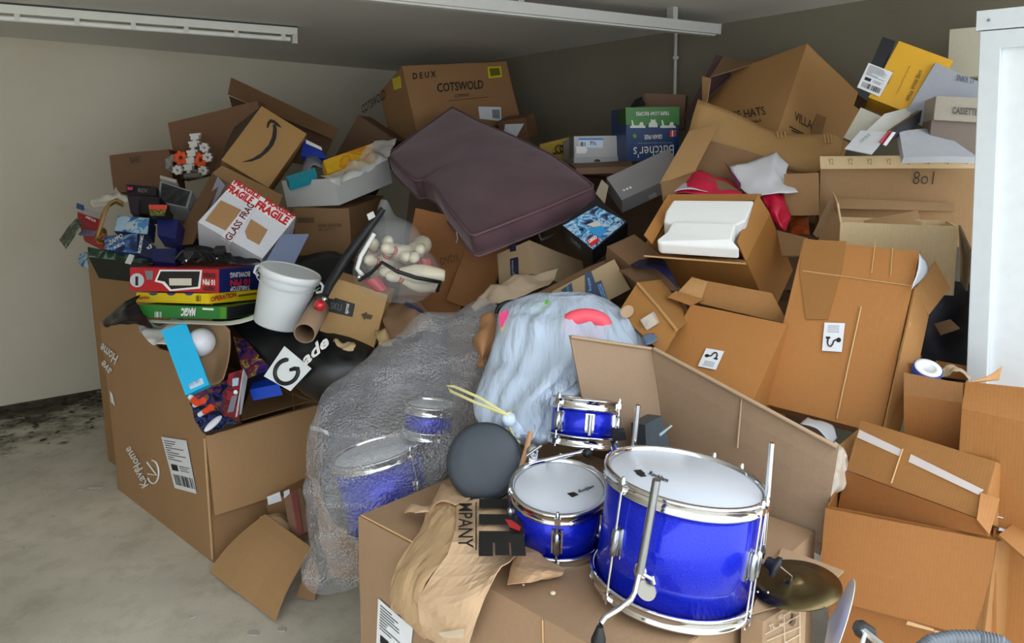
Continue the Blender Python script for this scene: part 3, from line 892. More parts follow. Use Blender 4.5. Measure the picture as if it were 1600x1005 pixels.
def slab_box(name, label, pts, t, side, art=None, cat='box', group=None, text=None, tmat=None, inset=0.02):
    """flat box whose front face has the four corners pts; art is a printed cover on the front"""
    w = W4(pts); n = norm_to_cam(w); c = sum(w, Vector()) / 4
    root = thing(name, label, cat, c - n * t * .5 - Vector((0, 0, .02)), group)
    obj('box_body', MB().board(w, t, 2, 2, .001), side, root)
    if art:
        q = [c + (p - c) * (1 - inset) + n * .0015 for p in w]
        obj('printed_cover', MB().board(q, .001, 1, 1), art, root)
    for tx in (text or []):
        s, a, b_, h = tx[:4]
        P = [hit(x, y, w[0], n) for x, y in (a, b_, h)]
        words(root, s, P[0], P[1], P[2], tx[4] if len(tx) > 4 else WHITE, tx[5] if len(tx) > 5 else .02, lift=.004)
    return root, w, n

# --- two big cartons at the left
Fk, Fl = atz(333, 880, 0), atz(185, 765, 0)
ld = (Fl - Fk); ld.z = 0; ld.normalize(); fd = Vector((-ld.y, ld.x, 0))
if fd.x < 0: fd = -fd
KC = CB('#a8835c', .08); KC2 = CB('#9d7950', .08)
t = thing('tall_storage_carton', 'tall plain brown carton behind the carton with the white logo, against the left wall', 'box', Fk + ld * .6 + fd * .3)
nL = -fd
Pb = Fk + fd * .10 + ld * .02
obj('side_panel', MB().prism([hit(x, y, Pb, nL) for x, y in ((137, 402), (215, 412), (330, 430), (330, 560), (300, 700), (195, 758), (172, 742), (158, 610), (148, 500))], nL, .006), KC2, t)
w = [hit(137, 402, Pb, nL), hit(172, 742, Pb, nL)]
obj('panel', MB().board([w[0], w[0] + fd * .5, Vector((w[1].x, w[1].y, .01)) + fd * .5, w[1]], .006, 3, 3, .004), KC2, t)
words(t, 'Home', hit(186, 556, Pb - fd * .02, nL), hit(164, 532, Pb - fd * .02, nL), hit(183, 562, Pb - fd * .02, nL), WHITE, .02, lift=.006) if False else None

t = thing('logo_carton', 'big brown carton standing on the floor at left, white upside down logo on its side', 'box', Fk + ld * .35 + fd * .25)
left = [(333, 880), (185, 765), (172, 640), (156, 505), (215, 505), (248, 545), (285, 555), (300, 612), (320, 680)]
wl3 = [hit(x, y, Fk, nL) for x, y in left]
# a panel with a fold where the upper part leans in
obj('side_panel', MB().prism(wl3, nL, .007), KC, t)
C0 = hit(320, 680, Fk, nL)
hgt = C0.z
C1 = hit(500, 626, C0, ld)          # on the front plane
wid = (C1 - C0).dot(fd)
D0 = C0 + fd * wid; D0.z = hgt + .0
obj('panel', MB().board([C0, D0, Vector((D0.x, D0.y, .004)), Vector((Fk.x, Fk.y, .004))], .006, 4, 4, .003), CB('#a17b55', .08), t)
dep = (Fl - Fk).length
obj('panel', MB().board([C0 + ld * dep, D0 + ld * dep, Vector((D0.x, D0.y, .004)) + ld * dep, Vector((Fk.x, Fk.y, .004)) + ld * dep], .006, 3, 3, .003), KC2, t)
obj('panel', MB().board([D0, D0 + ld * dep, Vector((D0.x, D0.y, .004)) + ld * dep, Vector((D0.x, D0.y, .004))], .006, 3, 3, .003), KC, t)
of = -ld
f0, f1 = C0 + of * .012, D0 + of * .012
g1 = hit(487, 757, D0 + of * .06, ld); g0 = hit(336, 806, C0 + of * .06, ld)
panel('flap', t, [f0, f1, g1, g0], CB('#b08a60', .08), .006, .004)
panel('inner_flap', t, [hit(372, 658, C0 + ld * .12, ld), hit(500, 622, C0 + ld * .08, ld), hit(482, 602, C0 + ld * .35, ld), hit(390, 612, C0 + ld * .35, ld)], CB('#b58d61'), .005, .004)
obj('score_line', MB().tube([hit(456, 606, C0 + ld * .2, ld), hit(459, 640, C0 + ld * .06, ld)], .002, 5), CB('#c8a274'), t)
obj('corner_wear', MB().tube([C0 + nL * .003 + of * .003 + Vector((0, 0, -.01)), Vector((Fk.x, Fk.y, .02)) + nL * .003 + of * .003], .006, 6), CB('#c09a70'), t)
lw = lambda s, a, b_, h, bo=.015: words(t, s, hit(*a, Fk, nL), hit(*b_, Fk, nL), hit(*h, Fk, nL), WHITE, bo, lift=.006)
lw('Kave', (235, 757), (218, 729), (224, 763)); lw('Home', (226, 731), (205, 696), (215, 738))
lw('Home', (187, 556), (162, 535), (181, 570)); lw('ave', (178, 578), (165, 562), (172, 584))
ring = [hit(241 + 9 * math.cos(a) - 6 * math.sin(a) * .4, 737 + 17 * math.sin(a) + 6 * math.cos(a), Fk, nL) + nL * .006 for a in [math.radians(k) for k in range(-110, 140, 14)]]
obj('printed_logo', MB().tube(ring, .004, 6), WHITE, t)
obj('printed_logo', MB().tube([hit(232, 722, Fk, nL) + nL * .006, hit(247, 742, Fk, nL) + nL * .006, hit(233, 740, Fk, nL) + nL * .006], .0035, 6), WHITE, t)
ship_label(t, [hit(x, y, Fk, nL) for x, y in ((254, 682), (293, 688), (309, 771), (275, 762))], nL, .006, 9)
obj('torn_paper_patch', MB().prism([hit(x, y, Fk, nL) + nL * .005 for x, y in ((173, 610), (177, 616), (181, 634), (175, 628))], nL, .001), WHITE, t)

# contents of the logo carton
o = obj('torn_board', MB().sheet([[at(316, 508, 3.05), at(338, 506, 3.0), at(352, 508, 2.98), at(360, 516, 2.97)], [at(312, 540, 3.02), at(338, 545, 3.02), at(352, 545, 3.0), at(361, 540, 2.97)], [at(314, 570, 2.98), at(335, 575, 3.0), at(348, 572, 2.98), at(357, 565, 2.95)], [at(322, 603, 2.93), at(332, 603, 2.93), at(342, 599, 2.92), at(349, 592, 2.91)]], 4, 4, .004, 6, .005), CB('#9b7d5e'))
tag(o, 'curved torn piece of cardboard beside the white ball in the logo carton', 'cardboard')
o = obj('white_ball', MB().ball(at(314, 535, 2.97), .056, 24, 16), plain('#dcdde4', .3, var=.02))
tag(o, 'white plastic ball between the bright cyan box and the curved cardboard', 'ball')
o = obj('crumpled_paper', MB().sheet([[at(216, 508, 3.05), at(250, 502, 3.1), at(290, 502, 3.1)], [at(222, 522, 2.98), at(250, 518, 2.98), at(285, 515, 3.0)], [at(240, 540, 2.92), at(258, 540, 2.9), at(285, 545, 2.95)]], 7, 7, .03, 12, .002, 3, fold=.01), plain('#c7c4c0', .7))
tag(o, 'crumpled off white paper under the green game box, behind the cyan box', 'paper')
CYAN = plain('#1fb4e6', .35, var=.02)
t, w, n = slab_box('cyan_box', 'slim bright cyan box with a white sticker, leaning out of the logo carton', [(252, 517, 2.92), (290, 504, 2.95), (327, 601, 2.82), (290, 618, 2.79)], .03, CYAN)
st = [hit(x, y, w[0], n) + n * .003 for x, y in ((294, 601), (316, 591), (319, 600), (298, 609))]
obj('sticker', MB().prism(st, n, .001), plain('#bcd3e6', .4), t)
mb = MB(); bars(mb, st[0] + n * .0, (st[1] - st[0]) * .9, (st[3] - st[0]) * .5, n, 22, .0015, seed=2)
obj('printed_bars', mb, plain('#7f94b5', .5), t)
PUR = artwork('comic_cover', ['#2a2048', '#4a3b8c', '#7a4a78', '#b03a3a', '#c8b060', '#2a2048'], 16, .3, 4)
DKART = artwork('dark_comic_cover', ['#131626', '#25265a', '#4d3f78', '#8a3848', '#8c7a3a', '#16182a', '#3a3868'], 18, .3, 9)
t, w, n = slab_box('comic_box', 'game box with a purple comic picture, below the black bag', [(364, 526, 3.25), (396, 532, 3.22), (430, 575, 3.05), (382, 594, 3.05)], .05, plain('#1b1c2e', .4), PUR, text=[('20 XL', (407, 586), (421, 577), (405, 583))])
t, w, n = slab_box('dark_comic_box', 'dark purple picture box deep in the logo carton, under the cyan box', [(298, 612, 2.95), (366, 590, 3.0), (372, 655, 2.88), (318, 676, 2.86)], .05, plain('#15161f', .4), DKART)
t, w, n = slab_box('red_game_box', 'tall dark red toy box with a white edge, standing in the logo carton', [(357, 584, 2.94), (381, 577, 2.96), (373, 652, 2.83), (350, 652, 2.82)], .045, plain('#6d1620', .35), artwork('red_pack', ['#7e1822', '#5c121c', '#93202c', '#2c2a34', '#7e1822'], 9, .3, 2))
panel('white_edge', t, [(381, 577, 2.95), (387, 590, 2.97), (377, 647, 2.86), (369, 652, 2.82)], plain('#dcdde0', .4), .003, 0)
panel('printed_window', t, [(362, 619, 2.875), (371, 617, 2.88), (365, 643, 2.835), (355, 645, 2.83)], plain('#7c7a86', .3), .002, 0)
panel('printed_badge', t, [(363, 592, 2.915), (373, 590, 2.92), (372, 602, 2.9), (363, 604, 2.895)], plain('#a8c4da', .3), .002, 0)
o = obj('small_badge', MB().ball(at(368, 613, 2.87), .009, 12, 6, (1, .3, 1)), WHITE, t)
o, w, n = slab_box('blue_box', 'bright blue box end showing beside the white edged red toy box', [(398, 592, 3.12), (428, 586, 3.1), (436, 600, 3.0), (390, 609, 3.0)], .05, plain('#1d4fd0', .35))
for k, (a, b_, L) in enumerate((((297, 620), (305, 627), 'foam dart with an orange tip nearest the carton edge, top of three'), ((304, 633), (314, 628), 'foam dart with an orange tip, middle of three, white end'), ((312, 648), (325, 640), 'foam dart with an orange tip, lowest of three, beside the white spoon'))):
    A_, B_ = at(*a, 2.8), at(*b_, 2.78)
    t = thing('foam_dart', L, 'toy', A_, 'foam darts in the logo carton')
    obj('dart_body', MB().tube([A_, A_ + (B_ - A_) * .6], .010, 10), plain('#dfe3ea', .6), t)
    obj('dart_tip', MB().tube([A_ + (B_ - A_) * .6, B_ + (B_ - A_) * .4], [.012, .013], 10), plain('#e8491d', .5), t)
dd = (at(345, 651, 2.78) - at(321, 673, 2.72)); mid = at(333, 662, 2.75)
zq = Vector((0, 0, 1)).rotation_difference(dd.normalized()).to_matrix()
o = obj('white_spoon', MB().ball(mid, .043, 16, 10, (.32, .22, 1), zq), plain('#d9dae2', .3)); tag(o, 'white oval plastic bat end lying in the front corner of the logo carton', 'toy')
o = obj('dark_toy_packets', MB().sheet([[at(296, 628, 2.88), at(330, 640, 2.86), at(352, 650, 2.84)], [at(305, 655, 2.8), at(335, 660, 2.8), at(356, 655, 2.82)], [at(318, 678, 2.74), at(340, 672, 2.76), at(372, 660, 2.78)]], 6, 6, .03, 18, .003), artwork('toy_wrappers', ['#10121c', '#1b2038', '#2a3a7a', '#14151f', '#3a2030'], 20, .25, 6))
tag(o, 'dark glossy toy wrapper filling the front corner of the logo carton', 'packaging')

# --- pieces lying on the floor by it
fl = [atz(327, 893, 0.012), at(414, 803, 2.86), at(487, 856, 2.62), atz(431, 972, .012)]
o = obj('cardboard_sheet', MB().board(fl, .006, 6, 6, .01, .02), CB('#b38d62'))
tag(o, 'square cardboard sheet propped on the floor in front of the logo carton', 'cardboard')
o = obj('cardboard_offcut', MB().board([atz(462, 934, .01), at(486, 866, 2.62), at(500, 900, 2.6), atz(492, 938, .01)], .006, 2, 2, .004), CB('#9f7b54'))
tag(o, 'small brown cardboard piece on the floor under the bubble wrap', 'cardboard')
fr = frameV((415, 786), 2.98, (484, 762), 3.05, .22, .12)
t = carton('flat_pack_box', 'low brown box with white stickers, between the logo carton and the bubble wrap', fr, '#94714e')
for q in (((417, 776), (437, 768), (440, 782), (419, 789)), ((443, 768), (452, 764), (453, 778), (444, 780))):
    decal('sticker', t, fr, 'ab', q, LABEL)
t, w, n = slab_box('red_edged_box', 'narrow box with a red brown edge, beside the foot of the bubble wrap', [(454, 770, 2.85), (470, 762, 2.9), (482, 830, 2.78), (466, 838, 2.74)], .05, CB('#8f6e5a'), None)
panel('red_edge', t, [(454, 769, 2.84), (462, 766, 2.86), (474, 834, 2.75), (466, 838, 2.73)], plain('#8c4a44', .5), .002, 0)
o = obj('crumpled_paper', MB().sheet([[at(405, 808, 2.92), at(430, 798, 2.95), at(462, 812, 2.9)], [at(410, 822, 2.86), at(435, 815, 2.84), at(462, 830, 2.82)], [at(425, 840, 2.8), at(445, 838, 2.78), at(470, 845, 2.78)]], 6, 6, .03, 14, .002, 6, fold=.01), plain('#b89a78', .7))
tag(o, 'crumpled tan packing paper behind the propped cardboard sheet', 'paper')

# --- stack of game boxes
RED = plain('#b3202a', .35); NAVY = plain('#1d2766', .35)
fr = frame3((342, 421), 3.02, (203, 418), (342, 458), (406, 414), dbg='bowling')
t = thing('bowling_game_box', 'red and blue tabletop bowling game box, topmost of the game boxes on the logo carton', 'game box', fr.pt(.5, 1, .5))
obj('box_body', MB().cuboid(fr.O, fr.a, fr.b, fr.c), RED, t)
decal('blue_end', t, fr, 'bc', [(342, 421), (406, 414), (405, 451), (342, 458)], NAVY, .002)
decal('grey_top', t, fr, 'ca', [(343, 420), (405, 413.5), (330, 410), (210, 416)], plain('#4b4f52', .5), .002) if False else None
for s, a, b_, h, m in (('TABLETOP', (389, 446), (358, 448), (389, 453), WHITE), ('10 PIN', (389, 435), (358, 437), (389, 445), plain('#e03540', .4)), ('BOWLING', (389, 424), (358, 426), (389, 432), WHITE)):
    words_on(t, fr, 'bc', s, a, b_, h, m, .03, lift=.005)
for s, a, b_, h, m in (('TABLETOP', (337, 448), (319, 447), (337, 455), INK), ('10 PIN', (337, 437), (318, 436), (337, 446), WHITE), ('BOWLING', (337, 427), (318, 426), (337, 435), INK)):
    words_on(t, fr, 'ab', s, a, b_, h, m, .03, lift=.005)
decal('printed_window', t, fr, 'ab', [(252, 424), (313, 424), (310, 448), (268, 452), (258, 440), (246, 438)], plain('#1d1c1e', .3), .003)
decal('window_rim', t, fr, 'ab', [(250, 421.5), (316, 422), (313, 451), (266, 455), (254, 443), (242, 440)], WHITE, .002)
decal('pictured_alley', t, fr, 'ab', [(265, 435), (300, 435), (300, 446), (266, 446)], plain('#cfc8b6', .5), .0045)
P, n = fr.plane('ab')
c0 = hit(215, 438, P, n); u = (hit(226, 438, P, n) - c0); v = (hit(215, 427, P, n) - c0)
obj('pictured_ball', MB().prism([c0 + n * .004 + u * math.cos(a) + v * math.sin(a) for a in [k * PI / 10 for k in range(20)]], n, .002), plain('#bcbfc4', .4), t)
decal('pictured_peg', t, fr, 'ab', [(213, 432), (217, 432), (217, 446), (213, 446)], INK, .0055)
decal('pictured_pins', t, fr, 'ab', [(227, 423), (240, 423), (239, 437), (230, 437)], plain('#77777c', .4), .004)
fr = frame3((326, 459), 3.0, (213, 457), (326, 475), (404, 453), dbg='operation')
YL = plain('#e6c81e', .35)
t = thing('yellow_game_box', 'yellow game box with red title, between the bowling box and the green box', 'game box', fr.pt(.5, 1, .5))
obj('box_body', MB().cuboid(fr.O, fr.a, fr.b, fr.c), YL, t)
words_on(t, fr, 'bc', 'OPERATION', (328, 472), (368, 464), (328, 464), plain('#b01e2c', .4), .03)
words_on(t, fr, 'ab', 'Operation', (216, 469), (235, 469), (216, 462), plain('#b01e2c', .4), .02)
for x in (240, 268, 296): decal('blue_wave', t, fr, 'ab', [(x - 7, 458), (x + 7, 458), (x + 4, 461), (x, 462), (x - 4, 461)], plain('#2b4a8c', .4), .003)
mb = MB(); P, n = fr.plane('ab'); bars(mb, hit(307, 462, P, n), hit(315, 462, P, n) - hit(307, 462, P, n), hit(307, 471, P, n) - hit(307, 462, P, n), n, 14, .003, seed=3)
obj('bar_code', mb, INK, t)
decal('printed_strip', t, fr, 'bc', [(372, 461), (400, 457), (400, 460), (372, 464)], plain('#6b5a18', .5), .003)
GR = plain('#2f7a36', .35)
fr = frame3((357, 480), 2.97, (213, 477), (357, 499), (420, 470), dbg='magic')
t = thing('green_game_box', 'green magic game box with its black tray open, lowest of the game boxes', 'game box', fr.pt(.5, 1, .5))
obj('box_body', MB().cuboid(fr.O, fr.a, fr.b, fr.c), GR, t)
words_on(t, fr, 'ab', 'MAGIC', (307, 481), (284, 481), (307, 494), WHITE, .05, .2)
words_on(t, fr, 'ab', 'NEW', (319, 482), (338, 483), (319, 478.5), WHITE, .03) if False else decal('printed_strip', t, fr, 'ab', [(317, 481), (334, 482), (334, 485), (317, 484)], WHITE, .003)
mb = MB(); P, n = fr.plane('ab'); bars(mb, hit(243, 487, P, n), hit(254, 487, P, n) - hit(243, 487, P, n), hit(243, 496, P, n) - hit(243, 487, P, n), n, 14, .004, seed=3)
obj('bar_code', mb, WHITE, t)
decal('dark_corner', t, fr, 'ab', [(345, 480), (356, 480), (356, 498), (345, 498)], plain('#4a8c2a', .4), .003)
panel('black_tray', t, [(357, 480, 2.96), (432, 467, 3.2), (428, 482, 3.18), (357, 499, 2.95)], plain('#17181a', .4), .01, .002)
obj('open_lid', MB().sheet([[at(228, 500, 3.02), at(300, 502, 2.96), at(361, 502, 2.92), at(410, 486, 2.95), at(440, 465, 3.0)], [at(234, 504, 2.98), at(300, 507, 2.92), at(361, 508, 2.9), at(412, 494, 2.93), at(442, 481, 2.98)]], 4, 3, .003, 5, .003), plain('#b9bcae', .5), t)
o = obj('black_bin_bag', MB().sheet([[at(216, 457, 3.12), at(213, 475, 3.05), at(232, 500, 2.98), at(240, 512, 2.95)], [at(200, 468, 3.1), at(198, 485, 3.0), at(212, 500, 2.93), at(226, 508, 2.92)], [at(180, 488, 3.1), at(178, 500, 3.02), at(190, 506, 2.94), at(200, 506, 2.93)], [at(160, 502, 3.12), at(161, 505, 3.1), at(165, 508, 3.06), at(172, 507, 3.04)]], 5, 5, .02, 12, .002, fold=.01), plain('#0e0f10', .35))
tag(o, 'black plastic bag end poking out left of the game boxes', 'bag')

# --- clutter of packs above the game boxes
BLU = artwork('blue_pack', ['#16264c', '#223a70', '#3f6a9c', '#86a8c4', '#1b2d58'], 14, .3, 1)
LBL = artwork('light_blue_pack', ['#1f3c6a', '#4a83b4', '#9cbcd0', '#b9b2a8', '#3a6ea0'], 12, .3, 3)
GRN = artwork('green_pack', ['#16231a', '#243a28', '#5a7a6c', '#16231a', '#0f1612'], 12, .35, 5)
NOIR = artwork('black_pack', ['#0c0c10', '#15141a', '#0c0c10', '#2a2228', '#0f0f14'], 10, .3, 7)
G1 = None
slab_box('game_box', 'dark green pack with a white sticker, lowest pack on the tall carton', [(137, 386, 3.35), (241, 405, 3.25), (239, 413, 3.2), (138, 402, 3.3)], .12, plain('#141a16', .4), GRN, 'game box', G1)
panel('sticker', bpy.data.objects['game_box'], [(202, 397, 3.22), (210, 399, 3.21), (204, 413, 3.17), (195, 411, 3.18)], plain('#c9c9cc', .4), .002, 0)
slab_box('game_box', 'mid blue pack with white scribbled lettering, leaning above the dark green pack', [(163, 369, 3.4), (215, 365, 3.36), (215, 397, 3.26), (163, 390, 3.3)], .06, plain('#1d2c52', .4), BLU, 'game box', G1, [('ZAPPO', (172, 385), (193, 372), (170, 378)), ('KIDS', (180, 391), (196, 382), (178, 387))])
slab_box('game_box', 'navy pack end with a vertical white title, beside the mid blue pack', [(216, 366, 3.35), (244, 386, 3.3), (240, 405, 3.22), (216, 398, 3.25)], .08, plain('#141d44', .4), None, 'game box', G1, [('ROBONIC', (220, 397), (225, 369), (215, 396)), ('x3', (230, 392), (238, 388), (228, 386))])
slab_box('game_box', 'pale blue picture pack, lying above the mid blue pack', [(184, 337, 3.5), (234, 341, 3.45), (231, 367, 3.38), (178, 361, 3.42)], .06, plain('#1b2f55', .4), LBL, 'game box', G1)
slab_box('game_box', 'black pack with pink logo and faint lettering, at the top of the pack heap', [(198, 288, 3.75), (244, 292, 3.7), (245, 307, 3.65), (197, 304, 3.7)], .12, plain('#0e0e12', .35), NOIR, 'game box', G1, [('REX', (216, 301), (231, 302), (217, 295), plain('#7d7a78', .5))])
panel('pink_logo', bpy.data.objects['game_box.004'], [(199, 292, 3.715), (207, 292.5, 3.71), (207, 297, 3.7), (199, 296.5, 3.705)], plain('#c23a6a', .4), .002, 0)
slab_box('game_box', 'plain black pack under the black pack with the pink logo', [(218, 306, 3.6), (250, 308, 3.56), (248, 336, 3.48), (216, 334, 3.52)], .08, plain('#101118', .35), NOIR, 'game box', G1)
slab_box('game_box', 'dark purple pack end left of the plain black pack', [(199, 307, 3.62), (218, 306, 3.6), (216, 335, 3.5), (204, 333, 3.52)], .08, plain('#2a1a30', .4), None, 'game box', G1)
slab_box('game_box', 'small pack with a pink roof and yellow stripes, right of the plain black pack', [(233, 323, 3.42), (260, 323, 3.4), (258, 338, 3.36), (234, 337, 3.38)], .06, plain('#18181a', .4), artwork('yellow_stripes', ['#17171a', '#8c8a34', '#17171a', '#77752c', '#17171a'], 30, .4, 2), 'game box', G1)
panel('pink_roof', bpy.data.objects['game_box.007'], [(232, 320, 3.42), (261, 320, 3.4), (260, 327, 3.38), (233, 327, 3.4)], plain('#d2493f', .4), .003, 0)
slab_box('game_box', 'dark grey console box with a white rim, top right of the pack heap', [(250, 283, 3.78), (301, 299, 3.7), (293, 326, 3.6), (246, 316, 3.66)], .1, plain('#8f9296', .4), artwork('grey_pack', ['#22242a', '#33363c', '#1b1d22', '#2a2d34'], 8, .35, 2), 'game box', G1, inset=.14)
slab_box('game_box', 'thin white box edge above the dark grey console box', [(250, 274, 3.85), (276, 281, 3.82), (276, 286, 3.8), (250, 279, 3.83)], .12, plain('#b9b6ac', .5), None, 'game box', G1)
slab_box('game_box', 'deep blue open box right of the pale blue picture pack', [(245, 341, 3.4), (279, 343, 3.38), (274, 374, 3.3), (246, 368, 3.32)], .08, plain('#141c5c', .35), None, 'game box', G1)
slab_box('game_box', 'dark blue box lying right of the navy pack end, above the bowling box', [(237, 389, 3.28), (275, 388, 3.26), (273, 411, 3.16), (238, 408, 3.2)], .1, plain('#111a58', .35), None, 'game box', G1)
slab_box('game_box', 'flat red and white game box sticking out toward the left wall', [(121, 331, 3.65), (157, 343, 3.6), (154, 356, 3.55), (121, 340, 3.6)], .14, plain('#9c1f28', .4), None, 'game box', G1, [('MEGA', (134, 342), (150, 349), (135, 338))])
r_ = bpy.data.objects['game_box.012']
panel('white_face', r_, [(124, 322, 3.72), (160, 335, 3.66), (157, 344, 3.6), (121, 331, 3.65)], plain('#bcbab4', .5), .003, 0)
panel('blue_corner', r_, [(120, 317, 3.74), (131, 321, 3.71), (131, 328, 3.67), (119, 325, 3.69)], plain('#23408c', .4), .004, 0)
slab_box('game_box', 'lilac card sheet under the red and white game box', [(122, 366, 3.6), (140, 346, 3.66), (152, 352, 3.6), (150, 367, 3.55)], .01, plain('#6f6a8c', .5), None, 'card', G1)
o = obj('crumpled_paper', MB().sheet([[at(141, 318, 3.7), at(160, 306, 3.78), at(182, 294, 3.85)], [at(145, 322, 3.62), at(165, 315, 3.68), at(188, 302, 3.76)], [at(158, 323, 3.6), at(178, 316, 3.66), at(201, 306, 3.72)]], 6, 6, .03, 14, .002, 2, fold=.012), plain('#cdc7ba', .6))
tag(o, 'crumpled white paper on top of the red and white game box', 'paper')
o = obj('green_booklet', MB().sheet([[at(121, 342, 3.58), at(126, 346, 3.55), at(128, 352, 3.53)], [at(108, 356, 3.58), at(116, 362, 3.54), at(121, 364, 3.52)], [at(93, 375, 3.58), at(98, 382, 3.55), at(103, 389, 3.53)]], 4, 4, .006, 8, .004), artwork('green_print', ['#1c2a1e', '#2c3f2c', '#15201a', '#6a7a68', '#1c2a1e'], 18, .3, 3))
tag(o, 'dark green booklet curling out toward the left wall', 'booklet')
path = [at(150, 372, 3.42), at(157, 352, 3.44), at(161, 336, 3.46), at(168, 322, 3.5), at(180, 316, 3.55), at(192, 322, 3.5)]
t = thing('tan_ribbon', 'loose tan and gold ribbon looping over the pack heap', 'ribbon', path[0])
for k in range(2):
    obj('strand', MB().tube([p + Vector((.018 * k, -.02 * k, .012 * k)) for p in path], [.006, .009, .010, .009, .009, .006], 6), plain('#8c6d3c' if k else '#6e5430', .6), t)
o = obj('orange_packet', MB().board([at(146, 365, 3.45), at(163, 356, 3.45), at(164, 375, 3.38), at(150, 378, 3.38)], .02, 2, 2, .004), artwork('orange_print', ['#7a4a20', '#a8702c', '#4a2c1c', '#8c5a2c'], 14, .3, 4))
tag(o, 'small orange printed packet below the loose ribbon', 'packet')
o = obj('blue_crisp_bag', MB().sheet([[at(127, 398, 3.5), at(137, 394, 3.48)], [at(124, 408, 3.48), at(136, 406, 3.46)], [at(130, 418, 3.46), at(137, 420, 3.44)]], 4, 4, .012, 12, .006), artwork('blue_foil', ['#5a7a94', '#8aa4b4', '#3c566e'], 16, .25, 1))
tag(o, 'small blue foil packet hanging between the tall carton and the left wall', 'packet')
# black cables lying over the bowling box
t = thing('cable_tangle', 'tangle of black cables and plugs lying over the bowling game box', 'cable', at(320, 410, 3.2))
rnd = random.Random(4)
for k in range(6):
    a = [at(278 + 8 * k + rnd.uniform(-8, 8), 408 + rnd.uniform(-4, 4), 3.1), at(300 + 10 * k + rnd.uniform(-8, 8), 396 + rnd.uniform(-5, 5), 3.12), at(322 + 9 * k, 412 + rnd.uniform(-4, 2), 3.06)]
    obj('cable', MB().tube([a[0], (a[0] + a[1]) / 2 + Vector((0, 0, .02)), a[1], (a[1] + a[2]) / 2 + Vector((0, 0, .015)), a[2]], .005, 6), BLACK, t)
for x, y in ((288, 403), (335, 400)):
    obj('plug', MB().cuboid(at(x, y, 3.1), Vector((.035, .01, 0)), Vector((0, .03, .01)), Vector((0, -.01, .03))), BLACK, t)
    obj('white_mark', MB().prism([at(x + 1, y + 3, 3.075), at(x + 5, y + 3, 3.075), at(x + 3, y + 7, 3.07)], Vector((0, -1, 0)), .002), WHITE, t)
o = obj('dark_clothing_heap', MB().sheet([[at(275, 375, 3.5), at(330, 380, 3.45), at(405, 395, 3.4)], [at(275, 395, 3.34), at(330, 392, 3.32), at(405, 405, 3.25)], [at(280, 412, 3.2), at(330, 408, 3.2), at(408, 414, 3.2)]], 8, 8, .03, 10, .004, 3), plain('#14151c', .8))
tag(o, 'dark cloth heap under the taped fragile box', 'cloth')

# --- brown cartons against the left wall
P2 = frameN((262, 192), 4.4, (402, 158), (236, 292), (-.1, -1, .1), .1)
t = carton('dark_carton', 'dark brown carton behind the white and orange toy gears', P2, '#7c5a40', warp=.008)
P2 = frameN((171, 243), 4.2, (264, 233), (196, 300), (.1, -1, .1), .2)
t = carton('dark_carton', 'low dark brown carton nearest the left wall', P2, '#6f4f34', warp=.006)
words_on(t, P2, 'ab', 'BABY', (205, 256), (222, 253), (203, 246), plain('#3a291c', .6), .02)
o = obj('cardboard_flap', MB().board([at(361, 121, 4.85), at(528, 200, 4.6), at(519, 218, 4.55), at(356, 147, 4.8)], .006, 6, 3, .006), CB('#805f42'))
tag(o, 'long dark cardboard flap sticking up behind the box with the curved arrow', 'cardboard')
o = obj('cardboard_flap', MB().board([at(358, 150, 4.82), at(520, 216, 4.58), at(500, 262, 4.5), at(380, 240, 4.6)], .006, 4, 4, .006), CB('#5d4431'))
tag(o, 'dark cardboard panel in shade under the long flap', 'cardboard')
fr = frame2((331, 270), 3.62, (272, 384), 3.3, (352, 262), .0001)
t = thing('torn_carton', 'torn brown carton standing open around the taped fragile box', 'box', at(320, 380, 3.4))
panel('side_panel', t, [(331, 271, 3.68), (342, 288, 3.6), (300, 380, 3.35), (269, 384, 3.38)], CB('#73553a'), .006, .004)
panel('panel', t, [(331, 270, 3.7), (347, 258, 3.75), (442, 305, 3.75), (432, 330, 3.65)], CB('#9d7850'), .006, .006)
panel('lilac_liner', t, [(340, 276, 3.62), (352, 290, 3.6), (326, 330, 3.5), (318, 330, 3.52)], plain('#8a8694', .5), .003, .002)

# --- toy gears
t = thing('toy_gears', 'toy construction set of white connectors and orange wheels, by the dark back carton', 'toy', at(298, 276, 4.2))
WP = plain('#d6d3cf', .4); OP = plain('#e0501c', .4)
Yg = 4.2
def gear(c, r, m, nm):
    M = Matrix.Translation(c) @ Matrix.Rotation(PI / 2, 4, 'X')
    mb = MB().lathe([(r * .3, -.01), (r, -.012), (r, .012), (r * .3, .01), (r * .3, -.01)], M, 14)
    for k in range(7):
        a = 2 * PI * k / 7
        mb.cuboid(c + Vector((math.cos(a) * r * .9 - .006, -.012, math.sin(a) * r * .9 - .006)), Vector((.014, 0, 0)), Vector((0, .024, 0)), Vector((0, 0, .014)))
    obj(nm, mb, m, t)
for x, y in ((306, 214), (304, 226), (301, 240), (299, 251), (296, 262)):
    c = at(x, y, Yg)
    mb = MB().cuboid(c + Vector((-.022, -.018, -.018)), Vector((.044, 0, .006)), Vector((0, .036, 0)), Vector((0, 0, .03)))
    mb.cuboid(c + Vector((-.03, -.012, .004)), Vector((.06, 0, .006)), Vector((0, .024, 0)), Vector((0, 0, .012)))
    obj('connector', mb, WP, t)
obj('rod', MB().tube([at(306, 210, Yg), at(294, 275, Yg)], .012, 8), WP, t)
gear(at(283, 247, Yg), .036, OP, 'orange_wheel'); gear(at(314, 250, Yg), .036, OP, 'orange_wheel')
for x, y in ((278, 266), (320, 231), (318, 267), (325, 246)): gear(at(x, y, Yg - .03), .022, WP, 'white_wheel')
gear(at(273, 256, Yg + .03), .05, plain('#8b8580', .4), 'grey_wheel')
